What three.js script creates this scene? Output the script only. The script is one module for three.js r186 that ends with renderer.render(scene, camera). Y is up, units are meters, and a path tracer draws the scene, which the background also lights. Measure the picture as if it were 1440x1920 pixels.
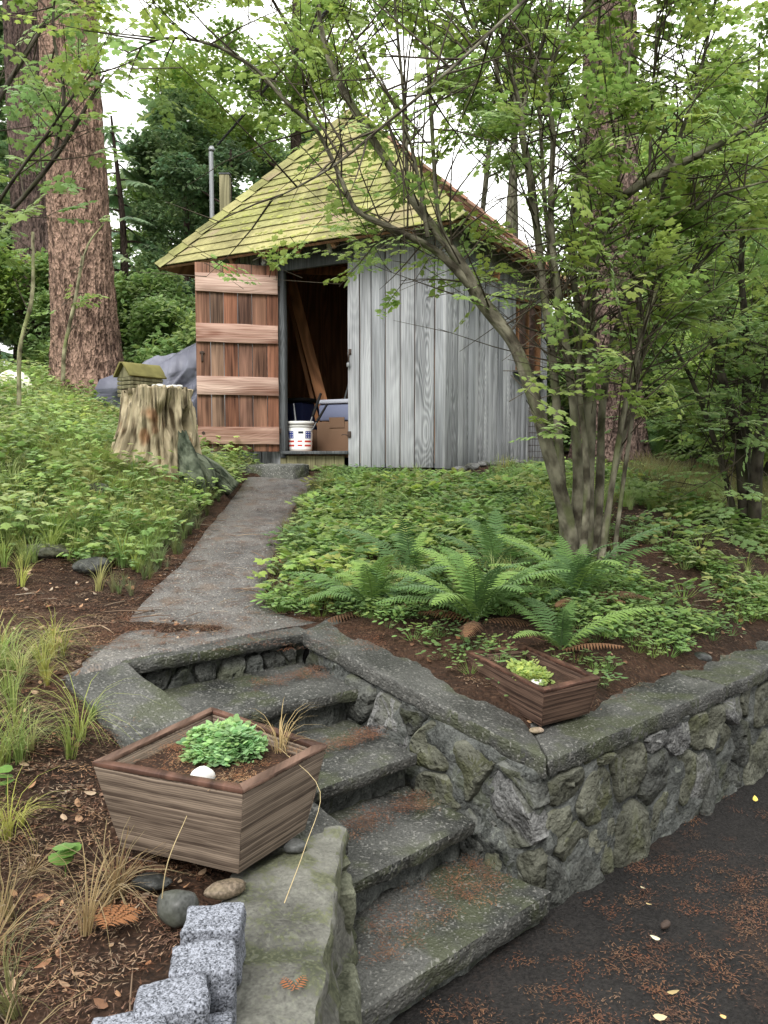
import * as THREE from 'three';
import { mergeGeometries, mergeVertices, toCreasedNormals } from 'three/addons/utils/BufferGeometryUtils.js';

// ---------- camera, sky, sun, exposure ----------
const scene = new THREE.Scene();
const camera = new THREE.PerspectiveCamera(66.0, 768 / 1024, 0.05, 400);
camera.position.set(0, 1.6, 0);
camera.rotation.x = -4.25 * Math.PI / 180;
const renderer = new THREE.WebGLRenderer({ antialias: true });
renderer.setSize(768, 1024);
renderer.toneMapping = THREE.LinearToneMapping;
renderer.toneMappingExposure = 3.05;
renderer.shadowMap.enabled = true;
{ // overcast sky: a bright even cloud layer, brighter overhead than at the horizon
  const w = 256, h = 128, d = new Float32Array(w * h * 4);
  for (let j = 0; j < h; j++) for (let i = 0; i < w; i++) {
    const el = (j + 0.5) / h * Math.PI - Math.PI / 2, s = Math.max(0, Math.sin(el));
    const a = i / w * Math.PI * 2;
    const puff = 1 + 0.05 * Math.sin(a * 3 + 2 * s) + 0.04 * Math.sin(a * 7 + 9 * s);
    const L = (1 + 2 * s) / 3 * 1.35 * puff, k = (j * w + i) * 4;
    d[k] = L * 1.0; d[k + 1] = L * 1.0; d[k + 2] = L * 0.98; d[k + 3] = 1;
  }
  const t = new THREE.DataTexture(d, w, h, THREE.RGBAFormat, THREE.FloatType);
  t.mapping = THREE.EquirectangularReflectionMapping; t.magFilter = THREE.LinearFilter; t.needsUpdate = true;
  scene.background = t; scene.environment = t;
}
const sun = new THREE.DirectionalLight(new THREE.Color(1, 0.97, 0.92), 1.3);
sun.position.set(-3, 16, 9); sun.target.position.set(0, 1, -5);
sun.castShadow = true; sun.shadow.radius = 45; sun.shadow.mapSize.set(2048, 2048);
Object.assign(sun.shadow.camera, { left: -16, right: 16, top: 16, bottom: -16, near: 0.5, far: 60 });
scene.add(sun, sun.target);

// ---------- small tools ----------
function RNG(seed) { let a = seed >>> 0; return () => { a = (a + 0x6D2B79F5) | 0; let t = Math.imul(a ^ (a >>> 15), 1 | a); t = (t + Math.imul(t ^ (t >>> 7), 61 | t)) ^ t; return ((t ^ (t >>> 14)) >>> 0) / 4294967296; }; }
const hash = (x, y, z) => { let n = Math.imul(x, 374761393) ^ Math.imul(y, 668265263) ^ Math.imul(z, 1274126177); n = Math.imul(n ^ (n >>> 13), 1274126177); return ((n ^ (n >>> 16)) >>> 0) / 4294967296; };
const sm = t => t * t * (3 - 2 * t), mix = (a, b, t) => a + (b - a) * t, clamp = (x, a = 0, b = 1) => Math.min(b, Math.max(a, x));
const step = (a, b, x) => sm(clamp((x - a) / (b - a)));
function n3(x, y, z) {
  const i = Math.floor(x), j = Math.floor(y), k = Math.floor(z), u = sm(x - i), v = sm(y - j), w = sm(z - k);
  const h = (a, b, c) => hash(i + a, j + b, k + c);
  return 2 * mix(mix(mix(h(0, 0, 0), h(1, 0, 0), u), mix(h(0, 1, 0), h(1, 1, 0), u), v), mix(mix(h(0, 0, 1), h(1, 0, 1), u), mix(h(0, 1, 1), h(1, 1, 1), u), v), w) - 1;
}
const f3 = (x, y, z, o = 4) => { let s = 0, a = 0.5; for (let k = 0; k < o; k++) { s += a * n3(x, y, z); x *= 2.03; y *= 2.03; z *= 2.03; a *= 0.5; } return s; };
// cached tileable noise fields for the texture functions: every call in one texture has its own field
let TX = null;
function field(w, h, pu, pv, o, s, a) {
  const out = new Float32Array(w * h);
  for (let k = 0; k < o; k++) {
    const lat = new Float32Array(pu * pv); for (let j = 0; j < pv; j++) for (let i = 0; i < pu; i++) lat[j * pu + i] = 2 * hash(i, j, s + k * 31 + 7) - 1;
    const I0 = new Int32Array(w), I1 = new Int32Array(w), F = new Float32Array(w); for (let i = 0; i < w; i++) { const x = (i + 0.5) / w * pu, q = Math.floor(x); I0[i] = q % pu; I1[i] = (q + 1) % pu; F[i] = sm(x - q); }
    for (let j = 0; j < h; j++) { const y = (j + 0.5) / h * pv, q = Math.floor(y), r0 = (q % pv) * pu, r1 = ((q + 1) % pv) * pu, fy = sm(y - q), row = j * w; for (let i = 0; i < w; i++) { const f = F[i], p = lat[r0 + I0[i]], t = lat[r1 + I0[i]], lo = p + (lat[r0 + I1[i]] - p) * f, hi = t + (lat[r1 + I1[i]] - t) * f; out[row + i] += a * (lo + (hi - lo) * fy); } }
    pu *= 2; pv *= 2; a *= 0.5;
  }
  return out;
}
const cached = (pu, pv, o, s, a) => { if (TX.first) TX.f.push(field(TX.w, TX.h, pu, pv, o, s, a)); return TX.f[TX.c++][TX.k]; };
// tileable 2-D noise, period p cells
const t2 = (x, y, p, s = 0) => cached(p, p, 1, s, 1);
const ft = (u, v, p, o = 4, s = 0) => cached(p, p, o, s, 0.5);
const ft2 = (u, v, pu, pv, o = 3, s = 0) => cached(pu, pv, o, s, 0.5);
const V = (x, y, z) => new THREE.Vector3(x, y, z);
const used = {};
const numbered = n => { const k = used[n] = (used[n] ?? -1) + 1; return k ? `${n}_${String(k).padStart(3, '0')}` : n; };
function tag(o, label, category, group, kind) { if (label) o.userData.label = label; if (category) o.userData.category = category; if (group) o.userData.group = group; if (kind) o.userData.kind = kind; return o; }
function mesh(name, geos, m, parent = scene) {
  const g = Array.isArray(geos) ? (geos.length > 1 ? merge(geos) : geos[0]) : geos;
  const o = new THREE.Mesh(g, m); o.castShadow = o.receiveShadow = true;
  o.name = parent === scene ? numbered(name) : name; parent.add(o); return o;
}
function merge(gs) {
  gs = gs.map(g => { let q = g.index ? g.toNonIndexed() : g; for (const k of Object.keys(q.attributes)) if (!['position', 'normal', 'uv'].includes(k)) q.deleteAttribute(k); if (!q.attributes.normal) q.computeVertexNormals(); if (!q.attributes.uv) q.setAttribute('uv', new THREE.BufferAttribute(new Float32Array(q.attributes.position.count * 2), 2)); return q; });
  return mergeGeometries(gs, false);
}
function group(name, [x, y, z] = [0, 0, 0], ry = 0) { const g = new THREE.Group(); g.name = numbered(name); g.position.set(x, y, z); g.rotation.y = ry; scene.add(g); return g; }
function inst(name, geo, mat, mats, cols, parent = scene) {
  const o = new THREE.InstancedMesh(geo, mat, mats.length); o.castShadow = o.receiveShadow = true;
  mats.forEach((m, i) => o.setMatrixAt(i, m)); if (cols) cols.forEach((c, i) => o.setColorAt(i, c));
  o.name = parent === scene ? numbered(name) : name; o.userData.kind = 'stuff'; parent.add(o); return o;
}
// texture from a function (u,v in 0..1) -> [r,g,b] linear 0..1 or a grey number
function tex(w, h, fn, srgb = true, rep = [1, 1]) {
  const d = new Uint8Array(w * h * 4);
  const enc = c => { c = clamp(c); return srgb ? (c <= 0.0031308 ? 12.92 * c : 1.055 * Math.pow(c, 1 / 2.4) - 0.055) : c; };
  TX = { w, h, f: [], c: 0, k: 0, first: true };
  for (let j = 0; j < h; j++) for (let i = 0; i < w; i++) {
    TX.k = j * w + i; TX.c = 0;
    let c = fn((i + 0.5) / w, (j + 0.5) / h); if (typeof c === 'number') c = [c, c, c]; TX.first = false; const k = (j * w + i) * 4;
    d[k] = enc(c[0]) * 255; d[k + 1] = enc(c[1]) * 255; d[k + 2] = enc(c[2]) * 255; d[k + 3] = 255;
  }
  const t = new THREE.DataTexture(d, w, h); t.wrapS = t.wrapT = THREE.RepeatWrapping; t.magFilter = THREE.LinearFilter; t.minFilter = THREE.LinearMipmapLinearFilter; t.generateMipmaps = true;
  if (srgb) t.colorSpace = THREE.SRGBColorSpace; t.repeat.set(1 / rep[0], 1 / rep[1]); t.needsUpdate = true; return t;
}
const lerp3 = (a, b, t) => [mix(a[0], b[0], t), mix(a[1], b[1], t), mix(a[2], b[2], t)];
const mat = o => new THREE.MeshPhysicalMaterial({ roughness: 0.9, specularIntensity: 0.35, ...o });
const lin = (r, g, b) => new THREE.Color().setRGB(r, g, b);
// uv in metres by the dominant axis of each face
function boxUV(g, off = [0, 0], turn = false) {
  if (g.index) g = g.toNonIndexed();
  const p = g.attributes.position, uv = new Float32Array(p.count * 2), a = V(), b = V(), c = V();
  for (let i = 0; i < p.count; i += 3) {
    a.fromBufferAttribute(p, i); b.fromBufferAttribute(p, i + 1); c.fromBufferAttribute(p, i + 2);
    const n = b.clone().sub(a).cross(c.clone().sub(a)), ax = Math.abs(n.x), ay = Math.abs(n.y), az = Math.abs(n.z);
    [a, b, c].forEach((q, k) => { let u, v; if (ay >= ax && ay >= az) { u = q.x; v = q.z; } else if (ax >= az) { u = q.z; v = q.y; } else { u = q.x; v = q.y; } if (turn) [u, v] = [v, u]; uv[(i + k) * 2] = u + off[0]; uv[(i + k) * 2 + 1] = v + off[1]; });
  }
  g.setAttribute('uv', new THREE.BufferAttribute(uv, 2)); return g;
}
// a box with rounded edges, subdivided and roughened; warp maps the finished point
function roughBox(sx, sy, sz, { r = 0.01, n = [4, 4, 4], amp = 0, freq = 6, seed = 0, warp, crease = 0.6, off, turn, oct = 3 } = {}) {
  let g = new THREE.BoxGeometry(1, 1, 1, ...n.map(k => k + 2)); g.deleteAttribute('normal'); g.deleteAttribute('uv'); g = mergeVertices(g, 1e-5);
  const p = g.attributes.position, S = [sx, sy, sz], q = V();
  for (let i = 0; i < p.count; i++) {
    const c = [p.getX(i), p.getY(i), p.getZ(i)], inner = [], d = [];
    for (let k = 0; k < 3; k++) {
      const N = n[k] + 2, id = Math.round((c[k] + 0.5) * N), rr = Math.min(r, S[k] * 0.49);
      const x = id === 0 ? -S[k] / 2 : id === N ? S[k] / 2 : mix(-S[k] / 2 + rr, S[k] / 2 - rr, (id - 1) / (N - 2));
      inner[k] = clamp(x, -S[k] / 2 + rr, S[k] / 2 - rr); d[k] = x - inner[k];
    }
    const nz = d.filter(x => Math.abs(x) > 1e-9).length, L = Math.hypot(...d);
    if (nz > 1) for (let k = 0; k < 3; k++) d[k] *= Math.max(...d.map(Math.abs)) / L;
    q.set(inner[0] + d[0], inner[1] + d[1], inner[2] + d[2]);
    if (amp) { const nn = V(...c.map(x => Math.abs(x) > 0.499 ? Math.sign(x) : 0)).normalize(); const e = f3(q.x * freq + seed * 7.1, q.y * freq + seed * 3.3, q.z * freq - seed * 5.7, oct) * 2; q.addScaledVector(nn, e * amp); }
    if (warp) warp(q); p.setXYZ(i, q.x, q.y, q.z);
  }
  g = toCreasedNormals(g, crease); return boxUV(g, off ?? [seed * 0.37, seed * 0.71], turn);
}
// trilinear map of a box of size S onto 8 corners: [bottom 4, top 4], each (x-,z-),(x+,z-),(x+,z+),(x-,z+)
const hexWarp = (S, C) => q => {
  const u = q.x / S[0] + 0.5, v = q.y / S[1] + 0.5, w = q.z / S[2] + 0.5, L = (a, b, t) => a.map((x, i) => x + (b[i] - x) * t);
  const lay = o => L(L(C[o], C[o + 1], u), L(C[o + 3], C[o + 2], u), w), P = L(lay(0), lay(4), v); q.set(P[0], P[1], P[2]);
};
function hexBlock(C, o = {}) { // C as above, size measured from the corners
  const d = (a, b) => Math.hypot(a[0] - b[0], a[1] - b[1], a[2] - b[2]), S = [d(C[4], C[5]), d(C[0], C[4]), d(C[4], C[7])];
  return roughBox(...S, { ...o, warp: hexWarp(S, C) });
}
// a tapered tube through points, uv in metres
function tube(pts, rad, seg = 7, sub = 3, wob = 0, seed = 0, cap = true) {
  const P = pts.map(p => p.isVector3 ? p : V(...p)), n = (P.length - 1) * sub, cur = new THREE.CatmullRomCurve3(P, false, 'centripetal');
  const pos = [], uv = [], idx = []; let len = 0, prev = null, N = null;
  for (let i = 0; i <= n; i++) {
    const t = i / n, c = cur.getPoint(t), T = cur.getTangent(t), f = t * (P.length - 1), k = Math.min(P.length - 2, Math.floor(f)); let r = mix(rad[k], rad[k + 1], f - k);
    if (prev) len += c.distanceTo(prev); prev = c;
    if (!N) N = Math.abs(T.y) < 0.9 ? V(0, 1, 0) : V(1, 0, 0);
    N = N.clone().addScaledVector(T, -N.dot(T)).normalize(); const B = T.clone().cross(N);
    for (let j = 0; j <= seg; j++) {
      const a = (j % seg) / seg * Math.PI * 2, rr = r * (1 + wob * (n3(Math.cos(a) * 2 + seed, len * 5, Math.sin(a) * 2 + seed)));
      const q = c.clone().addScaledVector(N, Math.cos(a) * rr).addScaledVector(B, Math.sin(a) * rr);
      pos.push(q.x, q.y, q.z); uv.push(j / seg * Math.max(0.02, rad[0]) * 6.28 + seed, len);
    }
  }
  for (let i = 0; i < n; i++) for (let j = 0; j < seg; j++) { const a = i * (seg + 1) + j, b = a + seg + 1; idx.push(a, a + 1, b, a + 1, b + 1, b); }
  if (cap) for (const e of [0, n]) { const o = e * (seg + 1), c = pos.length / 3, m = [0, 0, 0]; for (let j = 0; j < seg; j++) for (let k = 0; k < 3; k++) m[k] += pos[(o + j) * 3 + k] / seg; pos.push(...m); uv.push(0, len); for (let j = 0; j < seg; j++) e ? idx.push(o + j, o + j + 1, c) : idx.push(o + j + 1, o + j, c); }
  const g = new THREE.BufferGeometry(); g.setAttribute('position', new THREE.Float32BufferAttribute(pos, 3)); g.setAttribute('uv', new THREE.Float32BufferAttribute(uv, 2)); g.setIndex(idx); g.computeVertexNormals();
  { const nn = g.attributes.normal; for (let i = 0; i <= n; i++) { const a = i * (seg + 1), b = a + seg, s = V().fromBufferAttribute(nn, a).add(V().fromBufferAttribute(nn, b)).normalize(); nn.setXYZ(a, s.x, s.y, s.z); nn.setXYZ(b, s.x, s.y, s.z); } }
  return g;
}
const box = (sx, sy, sz, x = 0, y = 0, z = 0) => { const g = new THREE.BoxGeometry(sx, sy, sz); g.translate(x, y, z); return boxUV(g, [x * 1.7, z * 1.3]); };

// stems as [x, y, z, radius] in metres, cable as points
const CABLE = [[-2.537, 6.288, -12.4], [-1.568, 5.668, -9.6], [-0.749, 5.157, -7.2], [-0.351, 4.837, -5.9], [0.057, 4.447, -4.4], [0.343, 4.011, -3.0]];
const STEMS = {
  main: [
    [[1.148, 0.881, -4.7, 0.0986], [1.073, 1.254, -4.65, 0.0818], [0.962, 1.601, -4.6, 0.0747], [0.864, 1.939, -4.6, 0.0716], [0.737, 2.244, -4.6, 0.0685], [0.566, 2.47, -4.6, 0.0716], [0.396, 2.74, -4.6, 0.0529], [0.246, 2.948, -4.65, 0.0472], [0.093, 3.173, -4.7, 0.0445], [-0.078, 3.447, -4.75, 0.0418], [-0.204, 3.664, -4.8, 0.039], [-0.319, 3.923, -4.9, 0.0332], [-0.389, 4.22, -5.0, 0.0271], [-0.427, 4.65, -5.1, 0.0207], [-0.533, 5.091, -5.2, 0.0106]],
    [[0.52, 2.53, -4.6, 0.0467], [0.301, 2.736, -4.55, 0.0369], [0.059, 2.846, -4.5, 0.0335], [-0.147, 2.933, -4.45, 0.0301], [-0.199, 3.018, -4.45, 0.0241], [-0.269, 3.175, -4.45, 0.0211], [-0.375, 3.353, -4.4, 0.0194], [-0.517, 3.478, -4.4, 0.0179], [-0.688, 3.658, -4.4, 0.0164], [-0.915, 3.782, -4.4, 0.0149], [-1.172, 3.818, -4.4, 0.0119], [-1.374, 3.741, -4.4, 0.006]],
    [[0.396, 2.74, -4.6, 0.0311], [0.319, 2.903, -4.6, 0.0265], [0.291, 3.186, -4.65, 0.0236], [0.267, 3.556, -4.65, 0.022], [0.245, 3.887, -4.7, 0.0191], [0.213, 4.208, -4.7, 0.0159], [0.181, 4.526, -4.7, 0.0095]],
    [[0.13, 3.128, -4.7, 0.0223], [0.13, 3.323, -4.7, 0.0191], [0.114, 3.621, -4.7, 0.0175], [0.076, 4.004, -4.7, 0.0143], [0.045, 4.353, -4.7, 0.0111]],
    [[0.244, 2.802, -4.5, 0.0213], [0.192, 3.106, -4.5, 0.0183], [0.133, 3.35, -4.5, 0.0167], [0.044, 3.535, -4.5, 0.0152], [-0.088, 3.733, -4.5, 0.0122], [-0.204, 3.958, -4.5, 0.0107], [-0.291, 4.181, -4.5, 0.0076]],
    [[1.029, 4.138, -4.2, 0.0199], [0.686, 3.795, -4.0, 0.0162], [0.371, 3.43, -3.8, 0.0141], [0.0, 3.086, -3.7, 0.0125], [-0.243, 2.898, -3.7, 0.01], [-0.524, 2.748, -3.7, 0.005]],
    [[1.108, 0.906, -4.75, 0.0578], [1.067, 1.44, -4.75, 0.0482], [1.03, 2.018, -4.8, 0.0455], [0.964, 2.524, -4.8, 0.0422], [0.904, 2.96, -4.8, 0.039], [0.851, 3.299, -4.8, 0.039], [0.811, 3.512, -4.8, 0.0357], [0.83, 3.694, -4.8, 0.0292], [0.92, 3.965, -4.8, 0.0227], [0.964, 4.174, -4.8, 0.0195], [0.99, 4.471, -4.8, 0.013], [1.015, 4.823, -4.8, 0.0065]],
    [[0.816, 3.588, -4.8, 0.0244], [0.758, 3.838, -4.85, 0.018], [0.716, 4.045, -4.9, 0.0149], [0.666, 4.289, -4.9, 0.0116], [0.616, 4.561, -4.9, 0.0066]],
    [[0.824, 3.482, -4.8, 0.0244], [0.689, 3.725, -4.8, 0.0211], [0.64, 3.905, -4.8, 0.0195], [0.498, 4.115, -4.8, 0.0162], [0.403, 4.353, -4.8, 0.0114]],
    [[1.171, 0.881, -4.7, 0.0668], [1.16, 1.442, -4.7, 0.0572], [1.121, 1.884, -4.7, 0.0493], [1.067, 2.258, -4.7, 0.0429], [0.997, 2.688, -4.7, 0.0366], [0.967, 3.053, -4.7, 0.0318], [0.976, 3.443, -4.7, 0.0286], [0.935, 3.739, -4.7, 0.0238], [1.038, 3.975, -4.7, 0.0191], [1.187, 4.164, -4.7, 0.0159], [1.334, 4.382, -4.7, 0.0095]],
    [[1.232, 0.873, -4.75, 0.0643], [1.237, 1.44, -4.75, 0.0578], [1.237, 1.95, -4.75, 0.053], [1.241, 2.398, -4.8, 0.0503], [1.256, 2.774, -4.8, 0.0471], [1.333, 3.023, -4.7, 0.0477], [1.483, 3.14, -4.6, 0.0467], [1.632, 3.213, -4.6, 0.0405], [1.801, 3.279, -4.5, 0.0304], [2.004, 3.393, -4.5, 0.0244], [2.206, 3.507, -4.5, 0.0152], [2.465, 3.62, -4.5, 0.0076]],
    [[1.293, 0.899, -4.8, 0.052], [1.315, 1.439, -4.8, 0.0455], [1.322, 1.89, -4.8, 0.0406], [1.378, 2.272, -4.8, 0.0357], [1.497, 2.649, -4.8, 0.0325], [1.582, 2.992, -4.7, 0.0286], [1.667, 3.293, -4.7, 0.0238], [1.78, 3.651, -4.7, 0.0191], [1.861, 4.004, -4.7, 0.0159], [1.911, 4.353, -4.7, 0.0095]],
    [[1.27, 0.944, -4.6, 0.0436], [1.311, 1.258, -4.6, 0.0342], [1.363, 1.753, -4.55, 0.0292], [1.415, 2.111, -4.5, 0.0259], [1.511, 2.466, -4.5, 0.0228], [1.622, 2.817, -4.5, 0.0198], [1.76, 2.975, -4.45, 0.0166], [1.97, 3.045, -4.4, 0.0119], [2.199, 3.101, -4.4, 0.006]],
    [[1.348, 0.975, -4.6, 0.0249], [1.387, 1.352, -4.6, 0.0218], [1.463, 2.061, -4.6, 0.0202], [1.468, 2.485, -4.6, 0.0187], [1.503, 2.963, -4.6, 0.0171], [1.507, 3.404, -4.6, 0.014], [1.52, 3.838, -4.6, 0.0109], [1.53, 4.266, -4.6, 0.0062]],
    [[1.296, 0.901, -4.9, 0.0497], [1.256, 1.601, -4.9, 0.0464], [1.228, 2.253, -4.9, 0.0414], [1.136, 2.798, -4.9, 0.0332], [1.161, 3.209, -4.9, 0.0282], [1.217, 3.676, -4.9, 0.0232], [1.273, 4.045, -4.9, 0.0182], [1.29, 4.47, -4.9, 0.0099]],
    [[1.148, 0.951, -4.55, 0.0462], [1.172, 1.324, -4.55, 0.04], [1.14, 1.691, -4.5, 0.0304], [1.1, 2.051, -4.5, 0.0244], [1.137, 2.466, -4.5, 0.0198], [1.248, 2.875, -4.5, 0.0167], [1.328, 3.279, -4.5, 0.0152], [1.347, 3.733, -4.5, 0.0122], [1.366, 4.181, -4.5, 0.0076]],
    [[1.157, 0.908, -4.85, 0.0427], [1.191, 1.568, -4.9, 0.0332], [1.132, 2.091, -4.9, 0.0282], [1.035, 2.682, -4.95, 0.0251], [0.988, 3.21, -5.0, 0.022], [0.948, 3.719, -5.0, 0.0186], [0.86, 4.157, -5.0, 0.0135], [0.774, 4.529, -5.0, 0.0085]],
    [[1.282, 0.946, -4.7, 0.035], [1.367, 1.442, -4.7, 0.0238], [1.484, 1.887, -4.75, 0.0209], [1.586, 2.272, -4.8, 0.0179], [1.816, 2.649, -4.8, 0.0146], [2.094, 2.929, -4.8, 0.0114]]
  ],
  right: [
    [[2.914, 0.917, -6.3, 0.0639], [2.84, 1.601, -6.3, 0.0512], [2.666, 2.232, -6.3, 0.0384], [2.556, 2.812, -6.3, 0.0277], [2.373, 3.437, -6.2, 0.0189], [2.281, 3.875, -6.1, 0.0103]],
    [[2.918, 0.928, -6.2, 0.0629], [2.93, 1.559, -6.2, 0.0545], [2.99, 2.222, -6.2, 0.0419], [3.072, 2.793, -6.2, 0.0294], [3.15, 3.437, -6.2, 0.0168]],
    [[2.938, 0.928, -6.4, 0.0563], [2.92, 1.815, -6.4, 0.0433], [2.907, 2.453, -6.4, 0.0346], [2.843, 3.082, -6.4, 0.026], [2.865, 3.701, -6.4, 0.0173], [2.883, 4.392, -6.4, 0.0108]],
    [[2.848, 0.96, -6.3, 0.0341], [2.679, 1.558, -6.3, 0.0256], [2.411, 2.14, -6.2, 0.0189], [2.236, 2.468, -6.2, 0.0126]]
  ],
  lefty: [
    [[-3.179, 1.432, -5.0, 0.0677], [-3.081, 2.101, -5.0, 0.0575], [-2.893, 2.562, -5.0, 0.044], [-2.582, 2.855, -5.0, 0.0271], [-2.275, 3.129, -5.0, 0.0169], [-2.036, 3.401, -5.0, 0.0152], [-1.864, 3.655, -5.0, 0.0135], [-1.707, 3.907, -5.0, 0.0068]],
    [[-2.893, 2.562, -5.0, 0.0372], [-2.742, 3.207, -5.2, 0.0281], [-2.565, 3.779, -5.3, 0.0197], [-2.309, 4.179, -5.3, 0.0161], [-2.128, 4.475, -5.3, 0.0126], [-2.049, 4.802, -5.3, 0.0072]],
    [[-2.036, 3.401, -5.0, 0.0135], [-1.959, 3.782, -5.0, 0.0118], [-2.012, 4.157, -5.0, 0.0101], [-1.987, 4.436, -5.0, 0.0051]],
    [[-2.582, 2.855, -5.0, 0.0169], [-2.178, 3.237, -4.8, 0.0114], [-1.94, 3.443, -4.7, 0.0095], [-1.773, 3.578, -4.6, 0.0078], [-1.618, 3.752, -4.6, 0.0047]]
  ],
  pale: [
    [[-3.032, 1.999, -6.6, 0.0313], [-3.007, 2.48, -6.6, 0.029], [-2.897, 2.87, -6.6, 0.0268], [-2.871, 3.406, -6.6, 0.0201]],
    [[-2.905, 2.25, -7.2, 0.0317], [-2.876, 2.56, -7.2, 0.0292], [-2.779, 2.939, -7.2, 0.0268], [-2.695, 3.361, -7.2, 0.0195]],
    [[-2.779, 2.939, -7.2, 0.0171], [-2.645, 3.454, -7.2, 0.0146], [-2.497, 3.64, -7.2, 0.0097]]
  ]
};
const SPRIGS = [[0.99, 2.17, -4.35], [1.1, 2.07, -4.4], [0.93, 1.94, -4.35], [0.85, 1.77, -4.3], [1.16, 2.22, -4.45], [1.02, 1.99, -4.3], [0.79, 1.91, -4.3], [0.9, 2.04, -4.35], [1.07, 2.3, -4.4], [0.95, 2.39, -4.4], [1.2, 1.92, -4.4], [0.87, 1.69, -4.3], [1.23, 2.35, -4.5], [0.87, 2.47, -4.5], [0.41, 3.01, -5.4], [0.51, 2.98, -5.5], [0.63, 3.04, -5.6], [0.74, 2.99, -5.7], [0.86, 2.94, -5.8], [1.0, 2.89, -5.9], [0.39, 2.91, -5.3], [0.55, 2.87, -5.5], [0.69, 2.81, -5.6], [0.89, 2.77, -5.8], [1.04, 2.73, -5.9], [1.12, 2.87, -6.0], [0.81, 3.13, -5.8], [0.94, 3.08, -5.9], [0.28, 2.9, -5.2], [0.25, 2.73, -5.0], [0.14, 2.94, -5.2], [0.0, 2.9, -5.2], [0.32, 2.66, -5.0], [0.08, 3.32, -4.7], [0.19, 2.92, -4.9], [-0.06, 2.87, -4.6], [-0.18, 2.88, -4.5], [-0.24, 3.13, -4.5], [-0.09, 3.12, -4.6], [-0.3, 3.02, -4.6], [0.46, 3.1, -5.0], [0.35, 3.18, -4.9], [0.55, 3.07, -5.2], [-0.49, 2.83, -4.6], [-0.74, 2.9, -5.6], [-0.82, 2.93, -5.6], [0.54, 2.41, -4.5], [0.46, 2.48, -4.6], [-1.16, 2.93, -6.0], [-1.19, 2.97, -6.0]];

// ---------- materials ----------
const ridge = x => 1 - Math.abs(x) * 2;
const contour = (q, s = 1) => { const c = 0.5 + 0.5 * Math.sin(q * 6.283); return Math.pow(c, s); };
function woodTex(lo, hi, { pu = 5, pv = 2, rings = 9, lean = 7, seed = 1, rep = [1, 2.4], fibre = 0.35, stain = 0.25, w = 512, h = 1024, sharp = 1.3, ring = 0.3 } = {}) {
  return tex(w, h, (u, v) => {
    const q = rings * ft2(u, v, pu, pv, 2, seed) + lean * u, g = contour(q, sharp), fb = ft2(u, v, 160, 8, 2, seed + 5), st = ft2(u, v, 8, 4, 3, seed + 9);
    return lerp3(lo, hi, clamp(0.5 + ring * (g - 0.5) * 2 + fibre * fb + stain * st));
  }, true, rep);
}
const bumpOf = (p, o, seed, w = 512, rep = [1, 1]) => tex(w, w, (u, v) => 0.5 + 0.5 * ft(u, v, p, o, seed), false, rep);
const M = {};
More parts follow.
